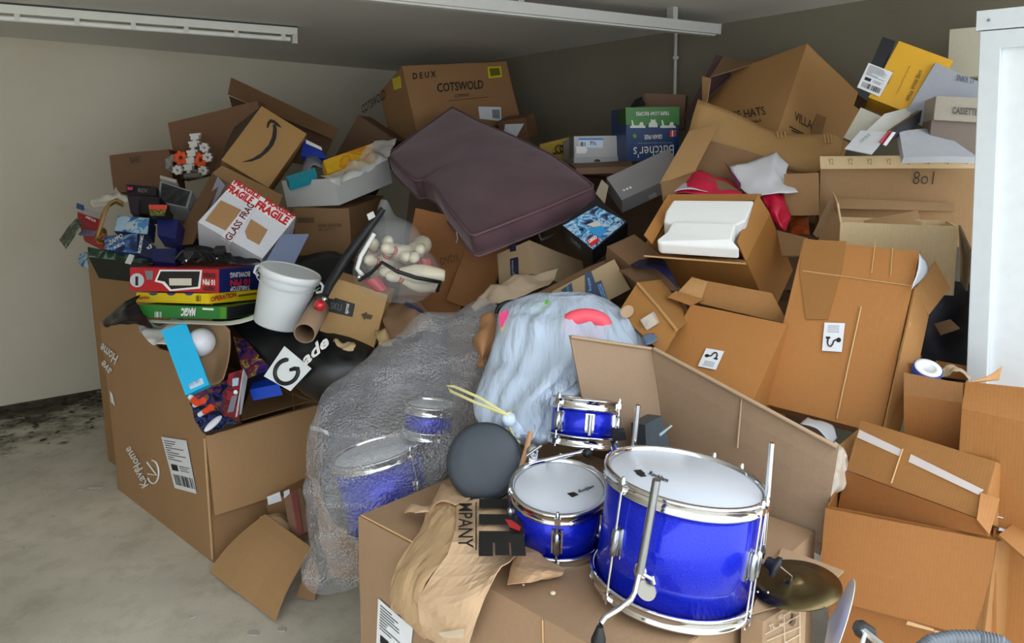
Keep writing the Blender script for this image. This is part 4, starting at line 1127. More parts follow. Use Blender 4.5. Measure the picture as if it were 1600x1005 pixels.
obj('axle', MB().tube([at(265, 262, Yg), at(330, 270, Yg)], .009, 8), plain('#6f6660', .4), t)
obj('base_bar', MB().tube([at(290, 275, Yg), at(314, 274, Yg - .05)], .016, 8), plain('#7a746c', .5), t)

# --- box with the curved arrow
fr = frame2((409, 166), 3.95, (479, 209), 3.98, (346, 250), .2)
t = carton('arrow_box', 'tan box with a black curved arrow, tilted above the taped fragile box', fr, '#ab8350', warp=.003)
Zm = lambda x, y: fr.hit('ab', x / 3.35 + 330, y / 3.35 + 100)
P, n = fr.plane('ab')
sm = [(160, 515), (215, 497), (262, 468), (300, 425), (318, 385), (324, 345), (322, 318), (338, 318), (344, 350), (340, 390), (326, 425), (300, 458), (255, 495), (210, 512)]
obj('printed_arrow', MB().prism([Zm(x, y) + n * .005 for x, y in sm], n, .002), INK, t)
ah = [(290, 335), (296, 305), (310, 291), (330, 296), (352, 315), (368, 336), (348, 328), (328, 312), (312, 308), (304, 318), (300, 334)]
obj('printed_arrow', MB().prism([Zm(x, y) + n * .005 for x, y in ah], n, .002), INK, t)

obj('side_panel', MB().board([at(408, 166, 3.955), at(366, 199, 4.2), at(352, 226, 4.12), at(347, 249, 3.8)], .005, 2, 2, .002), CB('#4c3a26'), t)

# --- white taped box
fr = frame3((410, 404), 3.2, (309, 347), (462, 339), (407, 440), dbg='fragile')
t = carton('fragile_box', 'white taped box with red warning tape and two brown patches on top', fr, '#d6d8de', warp=.002, flute=.02)
for q in ([(345, 314), (377, 329), (353, 361), (321, 345)], [(392, 343), (418, 360), (405, 383), (386, 373), (383, 362)]):
    decal('bare_patch', t, fr, 'ab', q, CB('#ab8258'), .005)
decal('warning_tape', t, fr, 'ab', [(366, 283), (461, 340), (449, 357), (352, 300)], plain('#e9e4e2', .25), .006)
decal('cross_tape', t, fr, 'ab', [(387, 318), (400, 326), (356, 392), (342, 384)][0:2] + [(361, 380), (346, 370)], plain('#d9d5da', .25), .0065)
RD = plain('#c01c24', .4); MR = plain('#5c1a22', .4)
for s, a, b_, h in (('FRAGILE', (352, 299), (390, 321), (360, 289)), ('FRAGILE', (397, 325), (446, 354), (405, 314)), ('FRAGILE', (364, 289), (404, 313), (369, 282)), ('FRAGILE', (412, 317), (457, 343), (417, 311))):
    words_on(t, fr, 'ab', s, a, b_, h, RD, .045, lift=.008)
for s, a, b_, h in (('GLASS', (360, 379), (380, 350), (350, 373)), ('FRAG', (383, 345), (398, 323), (373, 339))):
    words_on(t, fr, 'ab', s, a, b_, h, MR, .02, lift=.0085)
decal('tape_end', t, fr, 'ca' if False else 'ca', [(361, 381), (347, 372), (345, 388), (359, 396)], plain('#d9d5da', .25), .004)
o = obj('blue_grey_card', MB().board([at(440, 366, 3.3), at(483, 366, 3.32), at(458, 416, 3.18), at(413, 412, 3.15)], .006, 3, 3, .004), plain('#7b87a6', .45))
tag(o, 'blue grey card flap between the taped fragile box and the white bucket', 'card')

# --- white tray of odds and ends, on a brown carton
fr = frame3((522, 279), 3.7, (440, 283), (530, 321), (607, 248), dbg='tray')
t = carton('white_tray', 'long white open cardboard tray of odds and ends beside the arrow box', fr, '#c8c8c4', opens=('ca',), warp=.002, flute=.02)
TR = fr
o, w, n = slab_box('yellow_pack', 'yellow box lying in the white tray', [(505, 251, 3.85), (582, 224, 4.1), (586, 248, 4.0), (512, 272, 3.78)], .05, plain('#d8a41c', .4), artwork('orange_spot', ['#dba81c', '#e0b028', '#d88a1c', '#dba81c'], 8, .4, 2))
o = obj('clear_plastic_bag', MB().sheet([[at(500, 272, 3.72), at(540, 262, 3.75), at(580, 225, 4.0), at(620, 216, 4.05)], [at(520, 285, 3.68), at(550, 270, 3.66), at(585, 245, 3.85), at(612, 232, 3.95)], [at(530, 292, 3.66), at(560, 275, 3.64), at(590, 258, 3.78), at(604, 250, 3.84)]], 7, 7, .03, 12, 0, 5, fold=.015), None)
m, nt, b = newmat('clear_poly'); b.inputs['Base Color'].default_value = (.8, .8, .75, 1); b.inputs['Roughness'].default_value = .15; b.inputs['Alpha'].default_value = .45
POLY = m; o.data.materials[0] = POLY
tag(o, 'crumpled clear plastic bag spilling over the white tray', 'bag')
o, w, n = slab_box('teal_pack', 'teal packet at the left end of the white tray', [(447, 276, 3.72), (492, 262, 3.8), (495, 272, 3.76), (452, 285, 3.68)], .05, plain('#1f8a9c', .4))
o, w, n = slab_box('blue_pack', 'blue and white box standing behind the teal packet', [(474, 219, 4.05), (500, 232, 4.0), (512, 248, 3.95), (470, 244, 3.98)], .06, plain('#1e3a9c', .4))
panel('white_edge', o, [(478, 218, 4.03), (502, 230, 3.98), (503, 235, 3.97), (478, 224, 4.02)], WHITE, .003, 0)
o = obj('grey_plastic_bag', MB().sheet([[at(470, 262, 3.9), at(488, 238, 4.0), at(506, 250, 3.95)], [at(472, 272, 3.82), at(490, 262, 3.85), at(512, 264, 3.85)]], 7, 6, .03, 12, .002, 7), plain('#6f7378', .3))
tag(o, 'grey plastic bag between the teal packet and the yellow box', 'bag')
fr = frame3((545, 326), 3.72, (458, 326), (549, 400), (640, 290), dbg='printed carton')
fr.c = fr.c.normalized() * .55
t = carton('printed_carton', 'brown carton with small printed lines under the white tray', fr, '#8b6a48', warp=.004)
words_on(t, fr, 'ab', 'HAND BLENDER', (498, 355), (534, 354), (498, 350), plain('#2f241a', .6))
words_on(t, fr, 'ab', 'SET QTY 6', (498, 361), (524, 360), (498, 357), plain('#2f241a', .6))
decal('printed_panel', t, fr, 'ab', [(465, 340), (491, 340), (491, 348), (465, 348)], plain('#5b442f', .6), .004)

# --- bucket
upv = Vector((.285, -.02, .955)).normalized(); xv = Vector((1, 0, 0)); xv = (xv - upv * xv.dot(upv)).normalized(); yv = upv.cross(xv)
def placed(c, up, x=Vector((1, 0, 0))):
    up = up.normalized(); x = (x - up * x.dot(up)).normalized(); y = up.cross(x)
    M = Matrix.Identity(4)
    for r in range(3): M[r][0], M[r][1], M[r][2], M[r][3] = x[r], y[r], up[r], c[r]
    return M
cB = at(455, 423, 2.95)
M = placed(cB, upv)
t = thing('white_bucket', 'white lidded plastic bucket with ear lugs, right of the game boxes', 'bucket', cB - upv * .23)
BW = plain('#d5dade', .3, var=.02)
obj('pail', MB().lathe([(.0, -.225), (.088, -.225), (.092, -.22), (.113, -.01), (.113, 0)], M, 40), BW, t)
obj('lid', MB().lathe([(.113, -.028), (.121, -.026), (.121, -.002), (.117, .003), (.108, .002), (.104, -.006), (0, -.006)], M, 40), plain('#dfe3e6', .28, var=.02), t)
for s in (-1, 1):
    e = cB + xv * s * .122 - upv * .035
    obj('ear_lug', MB().tube([e + upv * .022, e + xv * s * .014 + upv * .012, e + xv * s * .016 - upv * .012, e - upv * .022 - xv * s * .004], .006, 8), BW, t)
hp = [cB + xv * (.124 * math.cos(a)) - upv * (.035 + .02 * math.sin(a)) - yv * (.128 * math.sin(a)) for a in [k * PI / 16 for k in range(17)]]
obj('wire_handle', MB().tube(hp, .0022, 6), plain('#c4c8cb', .3), t)

# ------------------------------------------------------------------ back of the pile
# furniture carton in the far corner
fr = frame2((628, 103), 4.9, (791, 96), 5.3, (652, 208), .45)
t = carton('furniture_carton', 'big brown carton in the far corner with yellow stickers and a capital letter name', fr, '#a67c53', warp=.006)
words_on(t, fr, 'ab', 'COTSWOLD', (683, 145), (755, 139), (682, 131), INK, .012, lift=.007)
words_on(t, fr, 'ab', 'COMPANY', (710, 153), (733, 151), (709.5, 148), INK, .0, lift=.007)
words_on(t, fr, 'ab', 'D E U X', (645, 125), (681, 121), (644, 115), INK, .02, lift=.007)
crease(t, fr, 'ab', (700, 158), (762, 152), .002, .006, CB('#6d4f35'))
YS = plain('#d8c62a', .4)
decal('yellow_sticker', t, fr, 'ab', [(761, 105), (782, 104), (784, 121), (763, 123)], YS, .007)
decal('dark_print', t, fr, 'ab', [(764, 108), (779, 107), (781, 118), (766, 120)], plain('#6a6420', .5), .009)
decal('white_label', t, fr, 'ab', [(747, 167), (782, 168), (783, 190), (749, 186)], LABEL, .007)
decal('white_label', t, fr, 'ab', [(768, 172), (780, 172), (780, 186), (769, 185)], plain('#8d9196', .5), .0095)
decal('yellow_sticker', t, fr, 'bc', [(614, 123), (626, 119), (628, 137), (617, 141)], YS, .007)
words_on(t, fr, 'bc', 'COTSWOLD', (568, 178), (605, 153), (566, 165), INK, .01, lift=.007)

fr = frame3((820, 184), 4.7, (777, 190), (834, 176), (822, 222), (None, None, None), dbg='small lab')
t = carton('small_carton', 'small brown carton with a white label, by the furniture carton and purple cushion', fr, '#7d5c42', warp=.003)
decal('white_label', t, fr, 'ac' if False else 'ca', [(790, 194), (819, 193), (808, 213), (787, 212)], LABEL, .007)

# purple seat cushion
A0, A1_, A2 = at(706, 166, 4.75), at(604, 240, 4.1), at(734, 360, 3.05)
nC = (A0 - A1_).cross(A2 - A1_).normalized()
if nC.dot(CAM - A1_) < 0: nC = -nC
out = [(706, 166), (748, 188), (800, 210), (862, 240), (900, 266), (928, 288), (928, 293), (840, 330), (742, 368), (733, 366), (712, 340), (692, 315), (684, 300), (676, 289), (660, 280), (648, 282), (624, 262), (606, 243), (607, 238), (655, 202)]
pc0 = [hit(x, y, A1_, nC) for x, y in out]
pc = []
for i in range(len(pc0)):
    a_, b_ = pc0[i], pc0[(i + 1) % len(pc0)]; k_ = max(2, int((b_ - a_).length / .05))
    pc += [a_.lerp(b_, q / k_) for q in range(k_)]
pm, nt, b = newmat('purple_suede'); L = nt.links
nz = nt.nodes.new('ShaderNodeTexNoise'); nz.inputs['Scale'].default_value = 4; nz.inputs['Detail'].default_value = 5
tc = nt.nodes.new('ShaderNodeTexCoord'); L.new(tc.outputs['Object'], nz.inputs['Vector'])
cr = nt.nodes.new('ShaderNodeValToRGB'); cr.color_ramp.elements[0].color = lin('#4a333a'); cr.color_ramp.elements[1].color = lin('#5d4149')
cr.color_ramp.elements[0].position = .35; cr.color_ramp.elements[1].position = .65
L.new(nz.outputs[0], cr.inputs[0]); L.new(cr.outputs[0], b.inputs['Base Color'])
b.inputs['Roughness'].default_value = .85; b.inputs['Sheen Weight'].default_value = .5; b.inputs['Sheen Roughness'].default_value = .4
b.inputs['Sheen Tint'].default_value = (.8, .65, .7, 1)
t = thing('seat_cushion', 'dark purple suede sofa cushion with piped edges, lying tilted on the pile', 'cushion', sum(pc, Vector()) / len(pc) - Vector((0, 0, .2)))
N = len(pc); cen = sum(pc, Vector()) / N
rings = []
TH = .105
for inset, dn in ((.93, .0), (.97, .003), (.99, .011), (1.0, .026), (1.004, .052), (1.0, .078), (.99, .093), (.97, .103), (.9, TH)):
    rings.append([cen + (p - cen) * inset - nC * dn for p in pc])
mb = MB(); 
# domed top
for k, (ins, up_) in enumerate(((.0001, .022), (.35, .02), (.65, .014), (.85, .006))):
    rings.insert(k, [cen + (p - cen) * ins + nC * up_ for p in pc])
vs = [p for r in rings for p in r]; fs = []
for k in range(len(rings) - 1):
    for i in range(N):
        j = (i + 1) % N; fs.append([k * N + i, k * N + j, (k + 1) * N + j, (k + 1) * N + i])
mb.add(vs, fs, None, True)
mb.add(rings[-1], [list(range(N))[::-1]])
o = obj('cushion_body', mb, pm, t)
# faces outward
import bmesh
bm = bmesh.new(); bm.from_mesh(o.data); bmesh.ops.remove_doubles(bm, verts=bm.verts, dist=.0005); bmesh.ops.recalc_face_normals(bm, faces=bm.faces); bm.to_mesh(o.data); bm.free()
sb = o.modifiers.new('smooth', 'SUBSURF'); sb.levels = 2; sb.render_levels = 2
PIP = plain('#6b5058', .7)
obj('piping', MB().tube([cen + (p - cen) * .992 - nC * .004 for p in pc], .0055, 6, closed=True), PIP, t)
obj('piping', MB().tube([cen + (p - cen) * .992 - nC * .1 for p in pc], .0055, 6, closed=True), PIP, t)
obj('loose_thread', MB().tube([at(713, 362, 3.14), at(715, 372, 3.13), at(713, 380, 3.14)], .002, 5), plain('#b9a78e', .8), t)

# shoe box, yellow box and board under them
SB = plain('#b4b2b2', .45, var=.03)
fr = frame2((897, 213), 3.95, (966, 212), 3.98, (898, 254), .3)
t = thing('shoe_box', 'pale grey shoe box with a blue topped label, lying behind the purple cushion', 'box', fr.pt(.5, 1, .5))
obj('box_body', MB().cuboid(fr.O, fr.a, fr.b, fr.c), SB, t)
obj('box_lid', MB().cuboid(fr.hit('ab', 896, 246) - fr.c.normalized() * .01, fr.a * 1.02, fr.b.normalized() * .03, fr.c), plain('#a3a1a2', .45), t)
decal('painted_side_shade', t, fr, 'bc', [(896, 214), (890, 212), (890, 250), (896, 252)], plain('#6e6f74', .5), .002)  # shaded side of the box, its darkness put into the colour
decal('size_label', t, fr, 'ab', [(904, 216), (942, 216), (942, 231), (904, 231)], plain('#c9d8ea', .4), .004)
decal('blue_band', t, fr, 'ab', [(904, 216), (942, 216), (942, 219), (904, 219)], plain('#3d7bc4', .4), .006)
decal('price_sticker', t, fr, 'ab', [(900, 229), (914, 229), (918, 235), (914, 240), (900, 240)], WHITE, .006)
words_on(t, fr, 'ab', '7½', (921, 227), (931, 227), (921, 221), INK, .02, lift=.007)
mb = MB(); P, n = fr.plane('ab'); q = hit(906, 229, P, n); bars(mb, q, hit(915, 229, P, n) - q, hit(906, 222, P, n) - q, n, 14, .0075, seed=3); obj('bar_code', mb, INK, t)
obj('thumb_notch', MB().prism([hit(932 + 5 * math.cos(a), 253 - 4 * math.sin(a), P, n) + n * .016 for a in [k * PI / 8 for k in range(9)]], n, .004), BLACK, t)
YB = plain('#c8a834', .45)
fr = frameN((888, 215), 4.3, (843, 226), (889, 252), (-.1, -1, -.05), .12)
t = carton('yellow_carton', 'yellow box with a black scribbled logo, behind the pale grey shoe box', fr, '#c2a234', warp=.002, flute=.02)
P, n = fr.plane('ab')
for k, (c, r_) in enumerate((((874, 233), 6), ((880, 232), 5))):
    obj('printed_ring', MB().tube([hit(c[0] + r_ * math.cos(a), c[1] + r_ * math.sin(a), P, n) + n * .005 for a in [j * PI / 8 for j in range(16)]], .0035, 5, closed=True), INK, t)
words_on(t, fr, 'ab', 'MAX', (864, 243), (880, 240), (864, 238), INK, .02)
o = obj('cardboard_tray', MB().board([at(890, 256, 3.85), at(985, 250, 3.9), at(990, 260, 3.6), at(900, 263, 3.55)], .03, 4, 3, .005), CB('#7c5d42'))
tag(o, 'low brown cardboard tray under the pale grey shoe box', 'cardboard')

# pet food carton (blue and green)
fr = frame2((978, 169), 3.85, (1060, 168), 3.92, (979, 252), .2)
t = thing('pet_food_carton', 'blue and green pet food carton standing upside down behind the grey box', 'box', fr.pt(.5, 1, .5))
obj('box_body', MB().cuboid(fr.O, fr.a, fr.b, fr.c), plain('#173a6c', .35), t)
decal('green_band', t, fr, 'ab', [(977, 168), (1061, 167), (1061, 196), (1050, 192), (1035, 197), (1018, 194), (1000, 198), (978, 195)], plain('#3b7d35', .35), .003)
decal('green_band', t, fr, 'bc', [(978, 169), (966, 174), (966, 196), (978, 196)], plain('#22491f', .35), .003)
def dog(x, y, s, lie=False):
    if lie: p = [(-12, 0), (12, 0), (12, 3), (9, 4), (8, 9), (4, 9), (2, 4), (-6, 4), (-8, 12), (-10, 12), (-9, 4), (-12, 3)]
    else: p = [(-8, 0), (8, 0), (7, 7), (4, 10), (4, 14), (2, 13), (-2, 13), (-4, 14), (-4, 10), (-7, 7)]
    return [(x + a * s, y - b_ * s) for a, b_ in p]
for q in (dog(996, 200, 1.0, True), dog(1020, 199, .9), dog(1043, 200, 1.0, True)):
    decal('printed_animal', t, fr, 'ab', q, plain('#d8e2d4', .4), .005)
wd = lambda s, a, b_, h, m=WHITE, bo=.02, sh=0: words_on(t, fr, 'ab', s, a, b_, h, m, bo, sh, .006)
wd('TRIPE LOAF RECIPES', (1045, 174), (993, 175), (1045, 180)); wd('GRAIN FREE', (1034, 210), (1006, 211), (1034, 217)); wd("Butcher's", (1052, 226), (989, 230), (1052, 243), WHITE, .0, .0)
wd('Nutritious & balanced wet food', (1050, 222), (996, 223), (1050, 224.5), plain('#8aa0c0', .5), 0)
decal('printed_flag', t, fr, 'ab', [(1046, 204), (1056, 203), (1056, 213), (1046, 214)], plain('#c43a50', .4), .005)
decal('printed_flag', t, fr, 'ab', [(1049, 204), (1051, 204), (1051, 213.5), (1049, 213.5)], WHITE, .0065)
decal('green_leaf', t, fr, 'ab', [(987, 212), (991, 209), (995, 213), (991, 217)], plain('#5c9a3c', .4), .005)

# dark cartons behind it
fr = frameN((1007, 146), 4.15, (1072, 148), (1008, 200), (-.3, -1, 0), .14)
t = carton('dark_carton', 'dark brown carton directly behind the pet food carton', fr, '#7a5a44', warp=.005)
o = obj('torn_bag', MB().sheet([[at(984, 168, 4.1), at(992, 158, 4.12), at(1003, 151, 4.1)], [at(986, 178, 4.1), at(996, 170, 4.05), at(1008, 164, 4.1)]], 5, 5, .015, 14, .004), plain('#1c1b1c', .5))
tag(o, 'scrap of black plastic sticking up left of the dark brown carton', 'bag')
o = obj('cardboard_flap', MB().board([at(1119, 86, 3.95), at(1162, 97, 3.85), at(1110, 150, 3.75), at(1066, 188, 3.95)], .006, 4, 4, .006), CB('#5e4547'))
tag(o, 'dark purplish cardboard flap left of the hat carton', 'cardboard')
o = obj('cardboard_flap', MB().board([at(1130, 88, 3.93), at(1165, 98, 3.83), at(1250, 74, 3.7), at(1110, 120, 3.75)], .006, 4, 4, .006), CB('#8a6a4c'))
tag(o, 'brown cardboard lid behind the top edge of the hat carton', 'cardboard')

# hat carton
fr = frame3((1261, 68), 3.46, (1212, 215), (1107, 124), (1347, 151), dbg='hats')
fr.a *= 1.3
t = carton('hat_carton', 'big tan carton tipped on its corner with black hat shop lettering', fr, '#b18553', warp=.005)
words_on(t, fr, 'ab', 'VILLAGE HATS', (1113, 193), (1198, 180), (1111, 181), INK, .0)
words_on(t, fr, 'ab', 'EST 1963', (1160, 197), (1190, 191), (1160, 193), INK, .0)
words_on(t, fr, 'ca', 'VILLA', (1240, 188), (1267, 203), (1241, 174), INK, .0)
for q0, q1 in (((1233, 198), (1262, 214)), ((1236, 204), (1256, 213))):
    P, n = fr.plane('ca'); obj('printed_line', MB().tube([hit(*q0, P, n) + n * .005, hit(*q1, P, n) + n * .005], .0022, 5), INK, t)
decal('dark_stain', t, fr, 'ca', [(1276, 178), (1290, 184), (1282, 212), (1266, 210), (1268, 196)], CB('#8d683f'), .0052)
panel('flap', t, [(1097, 119, 3.6), (1110, 122, 3.55), (1104, 160, 3.5), (1097, 158, 3.55)], CB('#b08a5e'), .005, .003)

# carton with long flap, pink and white bags
DEEP = 1.0
t = thing('long_flap_carton', 'open tan carton with a long bent back flap, pink and white bags inside', 'box', at(1180, 330, 3.0))
LF = CB('#a5804f')
obj('flap', MB().sheet([[at(1090, 156, 3.25), at(1150, 180, 3.25), at(1212, 207, 3.2), at(1270, 212, 3.1), at(1306, 212, 3.02), at(1319, 224, 2.98)], [at(1080, 190, 3.22), at(1145, 208, 3.2), at(1205, 232, 3.15), at(1262, 240, 3.06), at(1298, 240, 3.0), at(1310, 250, 2.98)], [at(1076, 215, 3.2), at(1140, 232, 3.18), at(1200, 252, 3.12), at(1240, 268, 3.08), at(1270, 272, 3.05), at(1280, 270, 3.03)]], 3, 3, .008, 5, .007), LF, t)
for x in (1214, 1220, 1226, 1288, 1293, 1298):
    obj('crush_line', MB().tube([at(x, 206 if x < 1250 else 210, 3.17 if x < 1250 else 3.03), at(x + 2, 216 if x < 1250 else 224, 3.155 if x < 1250 else 3.0)], .003, 5), CB('#b8925f'), t)
panel('panel', t, [(1078, 212, 3.2), (1200, 250, 3.12), (1278, 270, 3.06), (1275, 336, 3.05)][0:1] + [(1282, 268, 3.06), (1274, 350, 3.05), (1060, 300, 3.2)], CB('#86633f'), .006, .006)
panel('flap', t, [(1076, 206, 3.12), (1125, 192, 3.15), (1086, 267, 2.98), (1030, 288, 2.92)], CB('#a68154'), .006, .006)
panel('panel', t, [(1034, 286, 2.9), (1090, 262, 3.1), (1090, 340, 3.05), (1040, 330, 2.9)], CB('#8d6b47'), .006, .006)
fr = frame2((1225, 272), 2.92, (1279, 270), 2.86, (1226, 337), .15)
obj('side_box_panel', MB().board([fr.O, fr.O + fr.a, fr.O + fr.a + fr.b, fr.O + fr.b], .006, 3, 3, .006), CB('#a07a4f'), t)
DEEP = 1.07
PINK = plain('#c8163c', .3)
o = obj('pink_bag', MB().sheet([[at(1056, 282, 2.86), at(1080, 268, 2.9), at(1128, 278, 2.88), at(1180, 300, 2.8)], [at(1050, 296, 2.8), at(1085, 286, 2.8), at(1128, 294, 2.78), at(1185, 312, 2.72)], [at(1052, 304, 2.78), at(1090, 302, 2.74), at(1130, 306, 2.72), at(1182, 318, 2.7)]], 5, 5, .012, 12, .002, 2, fold=.008), plain('#cf1a45', .3))
tag(o, 'crumpled bright pink bag along the back of the carton of white foam', 'bag')
o = obj('white_bag', MB().sheet([[at(1048, 292, 2.82), at(1062, 284, 2.84), at(1078, 290, 2.82)], [at(1050, 300, 2.77), at(1075, 298, 2.75), at(1106, 300, 2.74)]], 5, 5, .008, 12, .002, 4), plain('#c9cbd2', .5))
tag(o, 'white bag end poking out over the bright pink bag', 'bag')
o = obj('brown_packet', MB().board([at(1106, 278, 2.85), at(1134, 284, 2.82), at(1160, 300, 2.74), at(1110, 300, 2.76)], .012, 3, 3, .006), CB('#8a7056'))
tag(o, 'brown paper packet between the pink bag and the white tissue paper', 'packet')
o = obj('pink_bag', MB().sheet([[at(1192, 308, 2.7), at(1205, 304, 2.72), at(1222, 306, 2.72)], [at(1200, 330, 2.66), at(1215, 325, 2.64), at(1232, 328, 2.68)], [at(1210, 350, 2.64), at(1222, 352, 2.62), at(1234, 342, 2.66)], [at(1222, 362, 2.64), at(1228, 360, 2.63), at(1230, 352, 2.65)]], 6, 6, .014, 14, .002, 6, fold=.01), PINK)
tag(o, 'shiny dark pink plastic bag right of the carton of white foam', 'bag')
TP = plain('#d3d3da', .5)
o = obj('tissue_paper', MB().sheet([[at(1140, 262, 2.85), at(1196, 246, 2.88), at(1213, 235, 2.9), at(1221, 246, 2.88), at(1232, 258, 2.84)], [at(1148, 282, 2.8), at(1190, 272, 2.78), at(1210, 262, 2.78), at(1216, 274, 2.8), at(1228, 276, 2.8)], [at(1165, 300, 2.72), at(1196, 294, 2.72), at(1216, 284, 2.74), at(1232, 286, 2.74), at(1240, 292, 2.72)], [at(1186, 306, 2.68), at(1205, 303, 2.68), at(1220, 302, 2.68), at(1236, 302, 2.68), at(1247, 301, 2.68)]], 4, 4, .01, 10, .002, 8, fold=.008), TP)
tag(o, 'crumpled white tissue paper standing up above the carton of white foam', 'paper')
o = obj('plum_card', MB().board([at(1131, 252, 2.86), at(1136, 258, 2.84), at(1157, 286, 2.76), at(1156, 298, 2.74)], .004, 2, 2, .002), plain('#5c1f42', .5))
tag(o, 'plum coloured card edge against the white tissue paper', 'card')
o = obj('amber_packet', MB().sheet([[at(1230, 338, 2.8), at(1262, 336, 2.75)], [at(1232, 352, 2.72), at(1264, 352, 2.68)], [at(1234, 366, 2.68), at(1266, 366, 2.62)]], 6, 6, .025, 20, .003, 4), plain('#8a3a12', .2))
tag(o, 'dark amber glossy packet below the carton flap, left of the open pale carton', 'packet')
o = obj('cardboard_flap', MB().board([at(1214, 360, 2.62), at(1262, 372, 2.5), at(1255, 400, 2.42), at(1222, 400, 2.5)], .006, 3, 3, .004), CB('#947551'))
tag(o, 'grey brown cardboard flap between the foam carton and the tall leaning carton', 'cardboard')

# carton of white foam
fr = frame3((1166, 408), 2.45, (1203, 334), (1012, 398), (1190, 462), dbg='foam')
fr.c = fr.c.normalized() * .3
t = carton('foam_carton', 'orange brown open carton tilted forward, holding two white foam blocks', fr, '#ae763a', opens=('ab',), warp=.003)
# raised rims round the mouth
nO = fr.plane('ab')[1]
la, lb = fr.a.length, fr.b.length
obj('rim_flap', MB().board([fr.O + fr.b * 1.0, fr.O + fr.b * 1.02 + fr.a, fr.O + fr.b * 1.0 + fr.a + nO * .03, fr.O + fr.b * 1.02 + nO * .03], .005, 2, 2, .002), CB('#b27c40'), t)
panel('flap', t, [fr.O + fr.a, fr.O, hit(1152, 378, fr.O - fr.b.normalized() * -.02, fr.b), hit(1184, 304, fr.O + fr.b.normalized() * .02, fr.b)], CB('#b57f42'), .005, .002)
panel('flap', t, [fr.O, fr.O + fr.b, at(1006, 399, 2.4), at(1166, 411, 2.36)], CB('#b98e5c'), .005, .002)
panel('flap', t, [(1040, 304, 2.74), (1190, 303, 2.66), (1186, 313, 2.64), (1046, 316, 2.72)], CB('#b07a40'), .005, .002)
panel('flap', t, [(1044, 304, 2.72), (1056, 316, 2.7), (1020, 380, 2.46), (1007, 366, 2.48)], CB('#b98144'), .005, .003)
FOAM, nt, b = newmat('white_foam')
b.inputs['Base Color'].default_value = (.86, .87, .86, 1); b.inputs['Roughness'].default_value = .75
vo = nt.nodes.new('ShaderNodeTexVoronoi'); vo.inputs['Scale'].default_value = 160
tc = nt.nodes.new('ShaderNodeTexCoord'); nt.links.new(tc.outputs['Object'], vo.inputs['Vector'])
bp = nt.nodes.new('ShaderNodeBump'); bp.inputs['Strength'].default_value = .15; bp.inputs['Distance'].default_value = .004
nt.links.new(vo.outputs[0], bp.inputs['Height']); nt.links.new(bp.outputs[0], b.inputs['Normal'])
def foam(px, lab, Ys, drop):
    w = [at(x, y, Y) for (x, y), Y in zip(px, Ys)]
    n = norm_to_cam([w[0], w[1], w[-2], w[-1]])
    o = obj('foam_block', MB().prism(w, n, drop), FOAM)
    bv = o.modifiers.new('rounded', 'BEVEL'); bv.width = .008; bv.segments = 3; bv.limit_method = 'ANGLE'
    return tag(o, lab, 'foam block')
ef = fr.a.normalized(); eb_ = fr.b.normalized()
foam([(1052, 312), (1178, 313), (1166, 344), (1150, 352), (1048, 350), (1037, 345), (1040, 330)], 'white foam block at the back of the orange brown carton', (2.6, 2.53, 2.46, 2.45, 2.5, 2.52, 2.56), .12)
foam([(1050, 346), (1150, 348), (1144, 374), (1156, 388), (1030, 380), (1026, 374), (1042, 362)], 'white foam block at the front of the orange brown carton', (2.5, 2.43, 2.38, 2.36, 2.42, 2.43, 2.46), .05)

# grey box
DEEP = 1.0
fr = frameN((972, 313), 3.25, (1034, 284), (951, 276), (-.12, -.78, .6), .1)
fr.a *= 1.6
t = carton('grey_gift_box', 'dark grey box with small white dots, tilted in front of the pet food carton', fr, '#8c898b', warp=.002, flute=.02)
for x in (975, 980, 985): decal('printed_dot', t, fr, 'ab', [(x - 2, 297 - (x - 975) * .4), (x + 1, 296 - (x - 975) * .4), (x + 2, 298.5 - (x - 975) * .4), (x - 1, 299.5 - (x - 975) * .4)], WHITE, .004)
for k in range(2): words_on(t, fr, 'ab', 'keep this side up always', (972, 286 + k * 4), (1006, 270 + k * 4), (971, 284 + k * 4), plain('#8a8788', .5), 0, lift=.005)
decal('corner_print', t, fr, 'ca', [(1012, 306), (1024, 300), (1026, 306), (1014, 311)], plain('#a7a6aa', .5), .004)
o = obj('torn_paper', MB().board([at(940, 281, 3.3), at(951, 290, 3.28), at(945, 318, 3.2), at(931, 302, 3.24)], .004, 4, 4, .01), CB('#a79a86'))
tag(o, 'torn grey brown paper strip standing between the cushion and the dark grey box', 'paper')

# building brick box
fr = frame3((926, 392), 2.9, (877, 352), (981, 347), (927, 413), dbg='brick set')
t = thing('brick_set_box', 'dark toy brick set box with a blue picture, lying under the cushion corner', 'game box', fr.pt(.5, .5, 1))
obj('box_body', MB().cuboid(fr.O, fr.a, fr.b, fr.c), plain('#12131a', .35), t)
decal('picture', t, fr, 'ab', [(926, 390), (880, 353), (932, 323), (978, 347)], artwork('blue_machine_picture', ['#1a2a44', '#3a5f8c', '#6f9cc4', '#a9c4d6', '#2a86c0', '#1c1c22', '#8fb0c8'], 17, .3, 6), .003)
decal('white_corner', t, fr, 'ab', [(917, 352), (934, 346), (944, 358), (932, 358)], plain('#c6c2b4', .4), .005)
decal('blue_toy', t, fr, 'ab', [(918, 358), (940, 354), (948, 362), (938, 372), (926, 366)], plain('#2d8fd0', .35), .0055)
decal('red_logo', t, fr, 'ab', [(916, 377), (931, 369), (937, 377), (924, 387)], plain('#c8202a', .35), .006)
words_on(t, fr, 'ab', 'LEGO', (921, 382), (934, 374), (918, 377.5), WHITE, .05, .15, .0085)
words_on(t, fr, 'ca', 'OMNI', (893, 376), (908, 389), (893, 369), plain('#6d7482', .5), .02, 0, .004)

